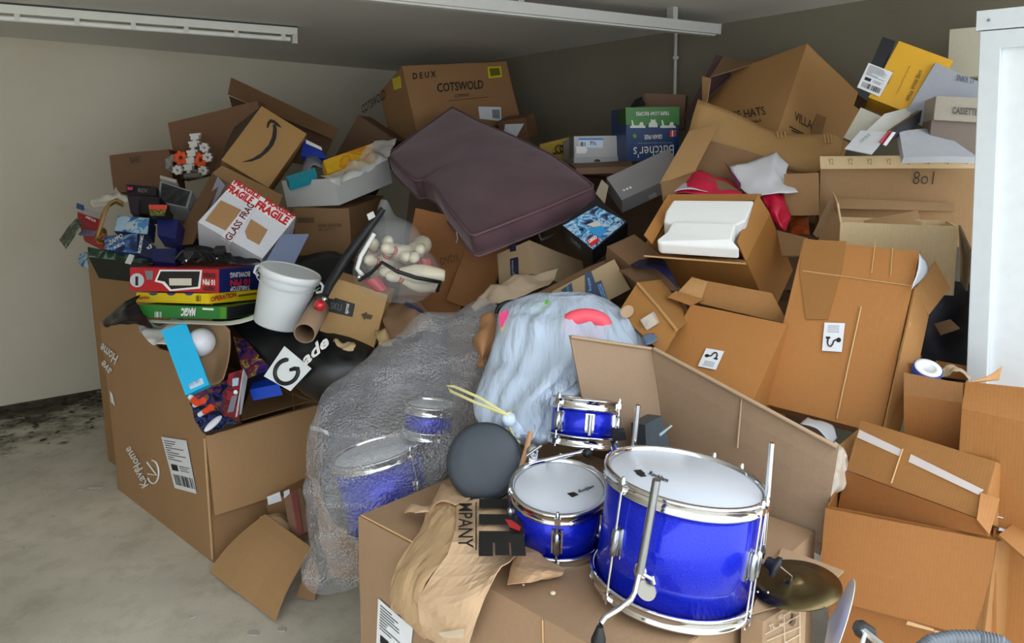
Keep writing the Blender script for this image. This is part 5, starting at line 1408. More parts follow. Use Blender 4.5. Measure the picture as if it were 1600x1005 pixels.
# carton with dark tape, under the brick set
fr = frame2((827, 376), 3.02, (777, 397), 3.12, (831, 427), .35)
t = carton('taped_parcel', 'grey brown parcel with two dark tape pieces, below the cushion edge', fr, '#a18a6c', warp=.003)
DT = plain('#1b1d33', .35)
decal('dark_tape', t, fr, 'ab', [(797, 384), (806, 380), (807, 392), (798, 394)], DT)
decal('dark_tape', t, fr, 'ab', [(798, 405), (810, 402), (811, 429), (799, 431)], DT)
words_on(t, fr, 'ab', 'prime', (806, 428), (805, 407), (801, 429), plain('#7f86a8', .5), .01, lift=.007)
obj('printed_arrow', MB().tube([at(842, 366, 2.94), at(845, 375, 2.93), at(855, 372, 2.95), at(868, 365, 2.99)], [.004, .007, .006, .003], 6), INK, t)
o = obj('kraft_paper', MB().sheet([[at(735, 478, 2.85), at(770, 452, 2.9), at(805, 436, 2.95), at(840, 424, 2.98), at(872, 424, 3.0)], [at(745, 482, 2.8), at(780, 462, 2.82), at(815, 450, 2.85), at(845, 438, 2.9), at(868, 430, 2.95)], [at(760, 474, 2.78), at(790, 470, 2.8), at(820, 460, 2.82), at(850, 444, 2.85), at(866, 434, 2.92)]], 6, 6, .025, 10, .003, 5, fold=.015), plain('#b5a189', .75, bump=.1))
tag(o, 'crumpled pale kraft paper in front of the parcel with dark tape', 'paper')
o = obj('cardboard_strip', MB().board([at(762, 492, 2.72), at(955, 402, 2.9), at(966, 412, 2.8), at(800, 500, 2.65)], .02, 5, 2, .008), CB('#8a6c50'))
tag(o, 'long flat cardboard edge lying between the kraft paper and the blue taped parcel', 'cardboard')
fr = frame2((960, 405), 2.75, (862, 456), 2.72, (985, 452), .2)
t = carton('blue_tape_parcel', 'grey brown parcel with dark blue tape, above the translucent rubbish bag', fr, '#a8906c', warp=.004)
BT = plain('#12294a', .55)
decal('blue_tape', t, fr, 'ab', [(914, 428), (923, 423), (930, 442), (939, 438), (951, 474), (945, 478), (915, 460)], BT)
decal('blue_tape', t, fr, 'ab', [(877, 453), (893, 442), (896, 460), (880, 468)], BT)
words_on(t, fr, 'ab', 'prime', (919, 456), (916, 436), (925, 453), plain('#5a9ad0', .4), .01, lift=.007)
words_on(t, fr, 'ab', 'amazon', (942, 470), (933, 446), (948, 467), plain('#5a9ad0', .4), .01, lift=.007)
words_on(t, fr, 'ab', 'recycle', (886, 458), (884, 448), (890, 456), plain('#3aa060', .4), .01, lift=.007)

# cartons between it and the foam carton
fr = frame2((948, 384), 2.95, (996, 424), 2.75, (930, 440), .2)
t = carton('brown_carton', 'dark brown carton below the brick set box', frame3((996, 424), 2.7, (948, 385), (1040, 404), (992, 452), dbg='brown c'), '#846549', warp=.004)
o = obj('cardboard_flap', MB().board([at(968, 422, 2.68), at(1028, 413, 2.7), at(1068, 455, 2.6), at(1000, 446, 2.58)], .006, 3, 3, .006), CB('#73573f'))
tag(o, 'dark cardboard flap above the orange brown ridge shaped carton', 'cardboard')
o = obj('navy_bag', MB().sheet([[at(985, 414, 2.72), at(1010, 404, 2.74), at(1035, 404, 2.7)], [at(990, 418, 2.66), at(1020, 414, 2.64), at(1046, 422, 2.6)], [at(1000, 420, 2.64), at(1030, 424, 2.6), at(1062, 452, 2.52)]], 5, 5, .015, 10, .002, 4), plain('#12183a', .4))
tag(o, 'dark navy bag under the carton of white foam', 'bag')
t = thing('ridge_carton', 'orange brown carton lying on its side like a ridge, left of the sticker carton', 'box', at(1020, 520, 2.45))
panel('panel', t, [(995, 442, 2.5), (1058, 517, 2.3), (1036, 553, 2.25), (966, 488, 2.42)], CB('#ab7840'), .006, .006)
panel('panel', t, [(995, 442, 2.5), (1033, 436, 2.62), (1080, 500, 2.5), (1058, 517, 2.3)], CB('#a87842'), .006, .006)
obj('worn_ridge', MB().tube([at(996, 443, 2.495), at(1028, 480, 2.395), at(1057, 516, 2.295)], .006, 6), CB('#c0935c'), t)
panel('inner_panel', t, [(1028, 440, 2.64), (1064, 460, 2.6), (1082, 500, 2.52), (1056, 480, 2.55)], CB('#8a5f34'), .006, .004)
cc = at(980, 487, 2.36)
obj('round_tab', MB().prism([cc + Vector((.024 * math.cos(a), .02 * math.cos(a) , .02 * math.sin(a))) for a in [k * PI / 9 for k in range(18)]], Vector((-.3, -1, .3)), .004), CB('#c4a586'), t)
fr = frameN((1000, 500), 2.34, (1018, 489), (1001, 522), (-.35, -1, .1), .05)
t = carton('small_white_box', 'small pale box with fine print, in front of the ridge shaped carton', fr, '#c9bcae', warp=.001, flute=.02)
for k in range(3): words_on(t, fr, 'ab', 'ref 0424', (1003, 507 + 4 * k), (1013, 501 + 4 * k), (1003, 505 + 4 * k), plain('#8a8078', .5), 0) if True else None
o = obj('blue_grey_packet', MB().sheet([[at(1003, 528, 2.3), at(1022, 520, 2.32)], [at(1010, 540, 2.26), at(1028, 534, 2.26)]], 5, 5, .01, 20, .003), plain('#5f7590', .4))
tag(o, 'small blue grey packet between the pale box and the standing board', 'packet')
# handwritten carton under the cushion
fr = frameN((650, 326), 3.42, (748, 346), (690, 494), (-.1, -1, .12), .2)
t = carton('marked_carton', 'orange brown carton with handwritten letters, under the front of the purple cushion', fr, '#935f2e', warp=.005)
words_on(t, fr, 'ab', 'DVDS', (690, 414), (718, 408), (687, 403), plain('#3a2212', .6), -.012, .1, .007)
crease(t, fr, 'ab', (734, 380), (730, 470), .003)
fr8 = frameN((742, 350), 3.38, (800, 372), (740, 484), (.15, -1, .15), .15)
t = carton('orange_carton', 'orange brown carton side between the handwritten carton and the dark taped parcel', fr8, '#97622f', warp=.004)
o = obj('brown_paper_bag', MB().sheet([[at(603, 472, 2.98), at(640, 470, 2.98), at(676, 485, 2.95)], [at(600, 500, 2.9), at(640, 495, 2.86), at(684, 505, 2.86)], [at(612, 530, 2.82), at(645, 520, 2.78), at(690, 508, 2.82)]], 6, 6, .03, 9, .003, 8, fold=.015), plain('#7d6047', .7))
tag(o, 'crumpled brown paper bag between the small arrow carton and the bubble wrap', 'bag')
o = obj('navy_strip', MB().board([at(634, 470, 2.9), at(660, 484, 2.86), at(664, 490, 2.84), at(632, 474, 2.88)], .005, 2, 2, .002), plain('#1d2350', .4))
tag(o, 'dark blue strip on the crumpled brown paper bag', 'strip')
# filler cartons that carry the pile
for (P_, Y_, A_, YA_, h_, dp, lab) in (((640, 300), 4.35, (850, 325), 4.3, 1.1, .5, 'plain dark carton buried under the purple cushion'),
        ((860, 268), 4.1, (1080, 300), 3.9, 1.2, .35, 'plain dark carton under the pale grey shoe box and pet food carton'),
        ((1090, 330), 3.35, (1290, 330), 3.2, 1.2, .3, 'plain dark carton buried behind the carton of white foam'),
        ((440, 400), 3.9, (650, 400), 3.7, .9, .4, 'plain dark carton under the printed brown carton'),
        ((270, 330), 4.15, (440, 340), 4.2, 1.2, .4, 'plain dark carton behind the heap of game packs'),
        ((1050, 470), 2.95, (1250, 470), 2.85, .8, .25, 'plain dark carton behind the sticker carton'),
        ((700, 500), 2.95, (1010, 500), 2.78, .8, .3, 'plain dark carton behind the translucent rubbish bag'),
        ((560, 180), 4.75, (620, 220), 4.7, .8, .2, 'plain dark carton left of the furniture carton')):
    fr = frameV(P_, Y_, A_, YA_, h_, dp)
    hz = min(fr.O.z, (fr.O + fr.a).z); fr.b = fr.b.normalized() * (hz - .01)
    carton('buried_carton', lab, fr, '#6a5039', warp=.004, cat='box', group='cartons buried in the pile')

# ------------------------------------------------------------------ bags
def project(p):
    d = p - CAM
    x = d.x; y = d.y * math.cos(PITCH) - d.z * math.sin(PITCH); z = d.y * math.sin(PITCH) + d.z * math.cos(PITCH)
    return 800 + FPX * x / y, CY - FPX * z / y

def loft(rows, k=12, su=2, sv=4, amp=0.0, freq=6.0, seed=0.0, fold=0.0, flat=.85, ridge=0.0):
    """closed bag through rows (left px, left py, right px, right py, Y, half depth)"""
    R_ = []; rr = random.Random(int(seed * 7) + 1); rid = [rr.uniform(-1, 1) for _ in range(k)]
    for xl, yl, xr, yr, Y, dep in rows:
        l, r_ = at(xl, yl, Y), at(xr, yr, Y); c = (l + r_) / 2; h = (r_ - l) / 2
        dv = Vector((0, dep, 0)); ring = []
        for i in range(k):
            a = 2 * PI * i / k; m_ = 1 + ridge * rid[i] * abs(math.sin(a)); ca, sa = math.cos(a) * m_, math.sin(a) * m_
            ring.append(c + h * (math.copysign(abs(ca) ** flat, ca)) + dv * (math.copysign(abs(sa) ** flat, sa)))
        R_.append(ring)
    return MB().sheet(R_, su, sv, amp, freq, 0, seed, True, True, fold)

# black bag with white lettering
BB = plain('#101316', .32, var=.1)
t = thing('black_bag', 'big black vinyl bag with white lettering, draped below the white bucket', 'bag', at(500, 600, 2.95))
rows = [[at(425, 425, 3.45), at(480, 402, 3.5), at(525, 395, 3.5), at(560, 420, 3.45)],
        [at(380, 480, 3.22), at(430, 465, 3.2), at(490, 450, 3.28), at(565, 470, 3.25)],
        [at(362, 505, 3.16), at(420, 500, 3.08), at(500, 490, 3.1), at(590, 500, 3.1)],
        [at(392, 538, 3.02), at(440, 530, 2.94), at(520, 520, 2.95), at(602, 535, 2.98)],
        [at(425, 578, 2.9), at(465, 570, 2.84), at(535, 560, 2.84), at(610, 560, 2.9)],
        [at(462, 606, 2.86), at(497, 612, 2.82), at(545, 604, 2.82), at(610, 590, 2.86)],
        [at(478, 618, 2.92), at(510, 630, 2.9), at(550, 622, 2.9), at(605, 605, 2.94)]]
obj('bag_body', MB().sheet(rows, 4, 4, .010, 5, .004, 3, fold=.008), BB, t)
dq = [at(447, 541, 2.84), at(489, 576, 2.79), at(456, 611, 2.78), at(415, 588, 2.83)]
n = norm_to_cam(dq)
obj('white_patch', MB().board([q + n * .012 for q in dq], .002, 3, 3, .002), plain('#e3e8ea', .4), t)
P = dq[0]
h = lambda x, y: hit(x, y, P, n) + n * .013
GA = [(a, 19.0) for a in range(48, 341, 12)] + [(345, 13.0), (350, 6.0)]
gp = [h(451 + r_ * (.80 * math.cos(math.radians(a)) - .52 * math.sin(math.radians(a))), 581 - r_ * (.60 * math.cos(math.radians(a)) + .78 * math.sin(math.radians(a)))) for a, r_ in GA]
obj('printed_letter', MB().tube(gp, [.006] + [.009] * (len(gp) - 2) + [.007], 8), plain('#15191c', .4), t)
words(t, 'ade', hit(483, 573, P, n), hit(522, 538, P, n), hit(474, 558, P, n), WHITE, .03, .25, lift=.03)

# cardboard tube and red ball
p0, p1 = at(476, 521, 2.72), at(503, 474, 2.98)
d = (p1 - p0).normalized(); M = placed(p0, d)
o = obj('cardboard_tube', MB().lathe([(.036, 0), (.041, 0), (.041, (p1 - p0).length), (.036, (p1 - p0).length), (.036, 0)], M, 28), CB('#9c8068', .03))
tag(o, 'cardboard mailing tube with its open end forward, on the black bag', 'tube')
o = obj('red_ball', MB().ball(at(500, 477, 2.84), .022, 18, 12), plain('#c8202c', .25, coat=.4)); tag(o, 'small shiny red ball at the top of the cardboard tube', 'ball')

# small carton with an arrow
fr = frame2((521, 434), 2.92, (606, 461), 2.9, (500, 517), .1)
t = carton('small_arrow_carton', 'small tan carton with a dark label and a brown arrow, beside the cardboard tube', fr, '#b3905f', warp=.003)
decal('dark_label', t, fr, 'ab', [(511, 465), (523, 468), (524, 465), (555, 475), (551, 495), (508, 485)], plain('#2a2b2e', .35))
words_on(t, fr, 'ab', 'aprox', (546, 491), (549, 475), (540, 489), WHITE, .01, lift=.007)
words_on(t, fr, 'ab', 'SKU', (517, 482), (534, 486), (518, 471), plain('#6f7072', .5), 0, lift=.007)
decal('printed_arrow', t, fr, 'ab', [(565, 491), (574, 487), (573, 490), (583, 493), (580, 499), (571, 497), (570, 500)], plain('#4a3a26', .5))
o = obj('crumpled_paper', MB().sheet([[at(520, 534, 2.84), at(535, 536, 2.82), at(553, 536, 2.84)], [at(526, 540, 2.8), at(540, 542, 2.78), at(556, 540, 2.8)], [at(534, 546, 2.78), at(542, 548, 2.77), at(552, 545, 2.78)]], 5, 5, .02, 20, .003, 3), plain('#b9a37c', .7))
tag(o, 'crumpled cream paper under the small arrow carton', 'paper')
o = obj('crumpled_paper', MB().sheet([[at(586, 520, 2.9), at(602, 512, 2.9), at(618, 520, 2.88)], [at(590, 532, 2.84), at(605, 530, 2.82), at(620, 530, 2.84)], [at(594, 540, 2.82), at(606, 541, 2.8), at(612, 538, 2.82)]], 5, 5, .02, 20, .003, 5), plain('#b0976c', .7))
tag(o, 'crumpled cream paper right of the small arrow carton', 'paper')

# clear bag of bowling pins
clear, nt, b = newmat('clear_vinyl')
b.inputs['Base Color'].default_value = (.85, .88, .9, 1); b.inputs['Roughness'].default_value = .08; b.inputs['Alpha'].default_value = .11
b.inputs['Coat Weight'].default_value = .5
PY = 3.02
t = thing('pin_bag', 'clear vinyl bag with black piping, full of cream bowling pins', 'bag', at(620, 470, PY))
obj('clear_vinyl', loft([(597, 312, 604, 314, PY + .05, .01), (585, 335, 618, 335, PY + .03, .06), (570, 365, 640, 352, PY, .11), (558, 400, 668, 385, PY - .02, .13), (556, 430, 684, 415, PY - .04, .14), (562, 455, 688, 445, PY - .05, .12), (590, 470, 670, 466, PY - .05, .08)], 12, 2, 4, .012, 7, 4, .012), clear, t)
pp = [at(561, 438, PY - .16), at(578, 428, PY - .18), at(597, 410, PY - .19), at(620, 424, PY - .2), at(650, 434, PY - .19), at(688, 441, PY - .15), at(683, 455, PY - .12)]
obj('black_piping', MB().tube(pp, .0075, 8), BLACK, t)
obj('white_zip_edge', MB().tube([at(585, 365, PY - .14), at(564, 400, PY - .15), at(558, 420, PY - .15), at(566, 430, PY - .17)], .009, 8), WHITE, t)
obj('zip_pull', MB().ball(at(561, 433, PY - .18), .01, 10, 6), CHROME, t)
pin_prof = [(0, 0), (.022, .0), (.026, .01), (.034, .05), (.039, .085), (.036, .12), (.025, .155), (.017, .178), (.0165, .19), (.021, .21), (.0225, .225), (.018, .243), (.008, .252), (0, .253)]
CRM = plain('#d6cdb4', .35, var=.04)
LBASE = 'cream bowling pin'
pins = [((606, 430), (672, 455), -.12, 'cream bowling pin with a red neck stripe, lying lowest across the clear bag', 1),
        ((596, 424), (680, 430), -.10, 'cream bowling pin lying just above the lowest pin in the clear bag', 1),
        ((612, 385), (580, 440), -.05, 'cream bowling pin pointing up left of the middle of the clear bag', 1),
        ((600, 387), (640, 410), -.1, 'cream bowling pin with its round head toward the camera, upper middle of the clear bag', 0),
        ((573, 405), (612, 430), -.09, 'cream bowling pin with its pale head at the left side of the clear bag', 0),
        ((606, 374), (600, 420), -.02, 'cream bowling pin standing highest in the clear bag', 0),
        ((584, 378), (575, 425), .0, 'cream bowling pin in the upper left of the clear bag, behind the others', 0),
        ((636, 402), (600, 400), -.07, 'cream bowling pin lying crosswise in the middle of the clear bag', 0),
        ((656, 391), (653, 388), -.04, 'cream bowling pin pointing at the camera at the upper right of the clear bag', 0),
        ((647, 404), (640, 398), -.08, 'cream bowling pin, small head toward the camera, right of the clear bag', 0)]
for (hx, hy), (bx_, by_), dy, lab, st in pins:
    hd = at(hx, hy, PY + dy - .03); bs = at(bx_, by_, PY + dy)
    up_ = (hd - bs); L_ = up_.length
    if L_ < .2:  # foreshortened: the pin points toward or away from the viewer
        k_ = math.sqrt(.23 ** 2 - L_ ** 2) * .8; bs = bs + Vector((0, k_, 0)); up_ = hd - bs
    up_.normalize()
    bs = hd - up_ * .245
    M = placed(bs, up_)
    root = thing('bowling_pin', lab, 'bowling pin', bs, 'bowling pins in the clear bag')
    obj('pin_body', MB().lathe(pin_prof, M, 18), CRM, root)
    for z, rr in ((.181, .0178), (.196, .0185)):
        obj('red_stripe', MB().lathe([(rr + .0003, z - .004), (rr + .0012, z), (rr + .0005, z + .004)], M, 18), plain('#b01c2a', .4), root)
for q, lab in ((((648, 402), (672, 405), (676, 420), (652, 414)), 'red plastic piece at the right side of the clear bag'), (((568, 440), (590, 432), (606, 452), (588, 456)), 'red plastic piece at the lower left of the clear bag')):
    o = obj('red_piece', MB().board([at(x, y, PY - .03 if x > 620 else PY - .12) for x, y in q], .02, 4, 4, .006, .012), plain('#b0182c', .35)); tag(o, lab, 'toy')
sp = [at(599, 326, 2.95), at(570, 365, 2.93), at(540, 405, 2.92), at(515, 445, 2.86), at(508, 462, 2.82)]
t = thing('black_strap', 'long black strap running from the top of the clear bag to the small arrow carton', 'strap', sp[-1])
obj('webbing', MB().tube(sp, [.012, .02, .02, .018, .014], 6), plain('#15171a', .55), t)
obj('end_buckle', MB().ball(sp[-1] + Vector((0, -.01, -.012)), .011, 10, 6), CHROME, t)
obj('white_tab', MB().board([at(573, 335, 2.9), at(583, 330, 2.9), at(586, 338, 2.88), at(576, 344, 2.88)], .003), WHITE, t)

# bubble wrap
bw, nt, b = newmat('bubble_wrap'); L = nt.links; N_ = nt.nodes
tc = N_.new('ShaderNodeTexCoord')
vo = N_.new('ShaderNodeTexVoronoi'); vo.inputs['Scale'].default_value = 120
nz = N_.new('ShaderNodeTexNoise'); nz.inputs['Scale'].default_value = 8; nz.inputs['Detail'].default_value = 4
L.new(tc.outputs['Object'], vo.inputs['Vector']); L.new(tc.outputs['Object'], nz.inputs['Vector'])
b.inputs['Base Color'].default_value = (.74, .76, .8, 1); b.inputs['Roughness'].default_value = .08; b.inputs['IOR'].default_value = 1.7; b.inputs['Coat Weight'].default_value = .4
# alpha pattern paints the sparkle: denser bubble crowns and streaks stand in for highlights
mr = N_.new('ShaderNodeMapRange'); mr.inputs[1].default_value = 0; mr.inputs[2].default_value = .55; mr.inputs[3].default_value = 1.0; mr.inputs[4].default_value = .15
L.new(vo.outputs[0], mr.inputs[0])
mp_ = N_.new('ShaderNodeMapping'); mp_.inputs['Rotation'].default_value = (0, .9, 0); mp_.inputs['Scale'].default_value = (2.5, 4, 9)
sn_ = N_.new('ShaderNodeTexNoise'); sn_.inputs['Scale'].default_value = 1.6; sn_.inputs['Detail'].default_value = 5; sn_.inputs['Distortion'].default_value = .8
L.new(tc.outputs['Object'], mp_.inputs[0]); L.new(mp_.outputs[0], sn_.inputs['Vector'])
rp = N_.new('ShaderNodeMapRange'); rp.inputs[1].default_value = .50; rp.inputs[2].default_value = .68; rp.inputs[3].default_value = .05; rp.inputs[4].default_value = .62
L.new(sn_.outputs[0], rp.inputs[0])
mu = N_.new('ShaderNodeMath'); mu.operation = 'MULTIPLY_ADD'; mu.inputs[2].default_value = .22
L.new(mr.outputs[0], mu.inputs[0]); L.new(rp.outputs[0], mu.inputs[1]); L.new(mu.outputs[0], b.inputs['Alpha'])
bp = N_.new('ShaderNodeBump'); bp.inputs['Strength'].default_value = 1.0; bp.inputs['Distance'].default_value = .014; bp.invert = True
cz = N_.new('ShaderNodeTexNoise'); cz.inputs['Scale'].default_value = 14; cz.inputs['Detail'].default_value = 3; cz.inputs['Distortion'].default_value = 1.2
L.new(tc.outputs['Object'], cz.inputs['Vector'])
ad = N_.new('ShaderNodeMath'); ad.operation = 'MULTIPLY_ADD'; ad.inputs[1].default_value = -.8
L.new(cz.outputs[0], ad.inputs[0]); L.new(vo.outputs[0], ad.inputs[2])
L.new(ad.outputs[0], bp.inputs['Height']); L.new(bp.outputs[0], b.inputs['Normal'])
rows = [(752, 474, 779, 482, 2.7, .03), (690, 496, 778, 508, 2.64, .1), (632, 516, 772, 545, 2.56, .16), (575, 552, 764, 590, 2.48, .2), (523, 600, 758, 640, 2.4, .22),
        (492, 652, 738, 690, 2.34, .22), (484, 710, 705, 735, 2.3, .2), (481, 770, 650, 775, 2.28, .17), (484, 830, 605, 815, 2.28, .15), (492, 882, 590, 865, 2.28, .11), (505, 916, 572, 900, 2.28, .05)]
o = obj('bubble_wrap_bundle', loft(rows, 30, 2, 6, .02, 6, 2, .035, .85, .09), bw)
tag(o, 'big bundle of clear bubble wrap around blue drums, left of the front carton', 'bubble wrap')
o = obj('wrap_tail', MB().sheet([[at(484, 664, 2.3), at(500, 668, 2.2), at(512, 672, 2.18)], [at(486, 672, 2.28), at(502, 676, 2.2), at(514, 682, 2.18)]], 4, 3, .01, 30), plain('#c9ccd2', .2), o)
o = obj('kraft_wrap', MB().sheet([[at(478, 735, 2.5), at(490, 790, 2.5), at(500, 850, 2.45)], [at(520, 800, 2.42), at(530, 850, 2.4), at(520, 900, 2.38)], [at(560, 850, 2.35), at(562, 890, 2.34), at(560, 915, 2.33)]], 6, 6, .03, 9, .003, 3, fold=.02), plain('#9c7c5c', .75))
tag(o, 'crumpled kraft paper behind the foot of the bubble wrap', 'paper')
o = obj('kraft_scrap', MB().sheet([[at(752, 500, 2.55), at(765, 492, 2.55), at(776, 500, 2.52)], [at(740, 540, 2.48), at(756, 530, 2.42), at(772, 540, 2.44)], [at(742, 572, 2.42), at(752, 575, 2.38), at(764, 565, 2.4)]], 6, 6, .025, 12, .003, 2, fold=.015), plain('#a87a52', .75))
tag(o, 'torn kraft paper between the bubble wrap and the translucent rubbish bag', 'paper')

# translucent rubbish bag
gb, nt, b = newmat('translucent_bag'); L = nt.links
b.inputs['Base Color'].default_value = (.66, .78, .95, 1); b.inputs['Roughness'].default_value = .25; b.inputs['Alpha'].default_value = .72
b.inputs['Subsurface Weight'].default_value = 0.0
tc = nt.nodes.new('ShaderNodeTexCoord'); mp = nt.nodes.new('ShaderNodeMapping'); mp.inputs['Rotation'].default_value = (0, .6, 0); mp.inputs['Scale'].default_value = (14, 5, 2.2)
nz = nt.nodes.new('ShaderNodeTexNoise'); nz.inputs['Scale'].default_value = 2.2; nz.inputs['Detail'].default_value = 3
L.new(tc.outputs['Object'], mp.inputs[0]); L.new(mp.outputs[0], nz.inputs['Vector'])
bp = nt.nodes.new('ShaderNodeBump'); bp.inputs['Strength'].default_value = .7; bp.inputs['Distance'].default_value = .025
L.new(nz.outputs[0], bp.inputs['Height']); L.new(bp.outputs[0], b.inputs['Normal'])
t = thing('rubbish_bag', 'translucent pale blue rubbish bag tied with yellow ribbon, above the drums', 'bag', at(840, 680, 2.2))
rows = [(858, 462, 925, 463, 2.46, .03), (822, 468, 962, 476, 2.46, .1), (786, 484, 988, 505, 2.44, .16), (776, 515, 1006, 535, 2.42, .19), (767, 552, 960, 570, 2.36, .2), (752, 592, 905, 605, 2.26, .18), (742, 628, 888, 645, 2.16, .16), (752, 656, 868, 668, 2.1, .12), (785, 680, 842, 684, 2.08, .05)]
obj('bag_film', loft(rows, 56, 1, 6, .006, 6, 9, .014, .85, .2), gb, t)
YR = plain('#e0dca0', .35)
k0 = at(792, 648, 1.95)
def ribbon(pts, w=.0045):
    return MB().tube(pts, w, 6)
obj('tie_ribbon', ribbon([k0, at(745, 630, 2.0), at(705, 612, 2.08), at(699, 603, 2.1), at(710, 604, 2.08), at(750, 622, 2.0), k0]), YR, t)
obj('tie_ribbon', ribbon([k0, at(796, 668, 1.96), at(803, 684, 1.98), at(812, 692, 1.98)], .004), YR, t)
obj('tie_ribbon', ribbon([at(768, 640, 1.99), k0, at(802, 642, 1.97), at(798, 655, 1.96), k0], .005), YR, t)
obj('gathered_neck', MB().sheet([[at(770, 640, 2.0), at(788, 636, 1.98), at(806, 642, 2.0)], [at(778, 655, 1.97), at(792, 650, 1.95), at(806, 655, 1.97)], [at(770, 675, 2.0), at(795, 676, 1.98), at(820, 670, 2.02)]], 6, 6, .015, 20, .002, 1, fold=.02), gb, t)
def torus_half(c, r, tube, m, nm, lab, a0=0, a1=360, sc=.6, mat_n=None):
    o = obj(nm, MB().tube([c + Vector((r * math.cos(math.radians(a)), 0, r * sc * math.sin(math.radians(a)))) for a in range(a0, a1 + 1, 12)], tube, 10), m)
    return tag(o, lab, 'foam ring')
torus_half(at(915, 510, 2.325), .06, .024, plain('#ff5a6a', .5), 'pink_foam_ring', 'pink foam ring showing through the translucent rubbish bag', 0, 348, .55)
torus_half(at(918, 512, 2.40), .085, .02, plain('#52c474', .5), 'green_foam_ring', 'green foam ring behind the pink ring in the rubbish bag', -10, 190, .5)
o = obj('foam_toy', MB().board([at(780, 490, 2.38), at(792, 484, 2.38), at(792, 506, 2.36), at(781, 512, 2.36)], .03, 2, 2, .003), plain('#e0407a', .5)); tag(o, 'pink foam toy at the top left corner of the rubbish bag', 'toy')
o = obj('foam_toy', MB().board([at(782, 508, 2.37), at(793, 503, 2.37), at(792, 514, 2.35), at(783, 518, 2.35)], .03, 2, 2, .003), plain('#e0c83c', .5)); tag(o, 'yellow foam toy just under the pink foam toy', 'toy')
o = obj('foam_toy', MB().board([at(826, 476, 2.42), at(858, 468, 2.42), at(856, 474, 2.40), at(826, 483, 2.40)], .03, 2, 2, .003), plain('#6cc83c', .5)); tag(o, 'lime green foam toy along the top of the rubbish bag', 'toy')
o = obj('black_hoop', MB().tube([at(802 + 26 * math.cos(a), 490 - 18 * math.sin(a), 2.56) for a in [k * PI / 14 for k in range(15)]], .009, 8), BLACK); tag(o, 'black hoop behind the top left of the rubbish bag', 'hoop')

# ------------------------------------------------------------------ drum kit
bl, nt, b = newmat('blue_sparkle_wrap'); L = nt.links
tc = nt.nodes.new('ShaderNodeTexCoord'); nz = nt.nodes.new('ShaderNodeTexNoise'); nz.inputs['Scale'].default_value = 500; nz.inputs['Detail'].default_value = 2
L.new(tc.outputs['Object'], nz.inputs['Vector'])
cr = nt.nodes.new('ShaderNodeValToRGB'); cr.color_ramp.elements[0].color = (.002, .008, .36, 1); cr.color_ramp.elements[1].color = (.006, .025, .7, 1)
cr.color_ramp.elements[0].position = .4; cr.color_ramp.elements[1].position = .65
L.new(nz.outputs[0], cr.inputs[0]); L.new(cr.outputs[0], b.inputs['Base Color'])
b.inputs['Metallic'].default_value = .35; b.inputs['Roughness'].default_value = .35; b.inputs['Specular IOR Level'].default_value = .2; b.inputs['Coat Weight'].default_value = .4; b.inputs['Coat Roughness'].default_value = .04
BLUE = bl
HEAD = plain('#ccd2dc', .3, var=.02)
STEEL = plain('#9fa3a8', .22, 1.0)

def angle_at(M, R_, h_, px):
    best = None
    for k in range(720):
        a = PI * k / 360; p = M @ Vector((R_ * math.cos(a), R_ * math.sin(a), h_))
        nrm = (M.to_3x3() @ Vector((math.cos(a), math.sin(a), 0)))
        if nrm.dot(CAM - p) < 0: continue
        e = abs(project(p)[0] - px)
        if best is None or e < best[0]: best = (e, a)
    return best[1]

def drum(name, label, base, axis, R_, H_, lugs, logo=None, head_mat=None):
    M = placed(base, axis)
    t = thing(name, label, 'drum', base)
    obj('shell', MB().lathe([(R_ * .97, .012), (R_, .012), (R_, H_ - .012), (R_ * .97, H_ - .012)], M, 72), BLUE, t)
    obj('batter_head', MB().lathe([(0, H_ - .002), (R_ * .96, H_ - .002), (R_ * 1.005, H_ - .008), (R_ * 1.0, H_ - .02)], M, 72), head_mat or HEAD, t)
    obj('resonant_head', MB().lathe([(R_ * 1.0, .012), (0, .006)], M, 48), HEAD, t)
    e = .0045
    hoop = lambda z0, z1: [(R_ * 1.0 + .001, z0), (R_ + .006, z0 - e * .3), (R_ + .011, z0 + e), (R_ + .0085, z0 + e * 1.5), (R_ + .0085, z1 - e * 1.5), (R_ + .013, z1 - e), (R_ + .012, z1), (R_ + .004, z1 + .001), (R_ + .001, z1 - .002), (R_ + .001, z0)]
    obj('hoop', MB().lathe(hoop(H_ - .026, H_ + .004), M, 72), CHROME, t)
    obj('hoop', MB().lathe(hoop(-.004, .026), M, 72), CHROME, t)
    for a in lugs:
        ra = lambda r, z: M @ Vector((r * math.cos(a), r * math.sin(a), z))
        er = M.to_3x3() @ Vector((math.cos(a), math.sin(a), 0)); et = M.to_3x3() @ Vector((-math.sin(a), math.cos(a), 0)); ez = M.to_3x3() @ Vector((0, 0, 1))
        ll = min(.062, H_ * .45); c = ra(R_, H_ * .5)
        lug = obj('lug', MB().cuboid(c - et * .013 - ez * ll * .5 - er * .002, et * .026, ez * ll, er * .006), CHROME, t)
        obj('lug_spindle', MB().lathe([(.004, -ll * .46), (.0085, -ll * .4), (.0095, 0), (.0085, ll * .4), (.004, ll * .46)], placed(c + er * .011, ez), 14), STEEL, lug)
        obj('tension_rod', MB().tube([ra(R_ + .013, -.006), ra(R_ + .013, H_ + .008)], .0028, 8), CHROME, t)
        for z in (H_ - .008, .008):
            obj('rod_claw', MB().cuboid(ra(R_ + .004, z) - et * .007 - ez * .007, et * .014, ez * .014, er * .014), CHROME, t)
        obj('rod_bolt', MB().lathe([(.0055, H_ + .0), (.0055, H_ + .01), (.003, H_ + .014)], M @ Matrix.Translation(((R_ + .013) * math.cos(a), (R_ + .013) * math.sin(a), 0)), 8), CHROME, t)
    return t, M

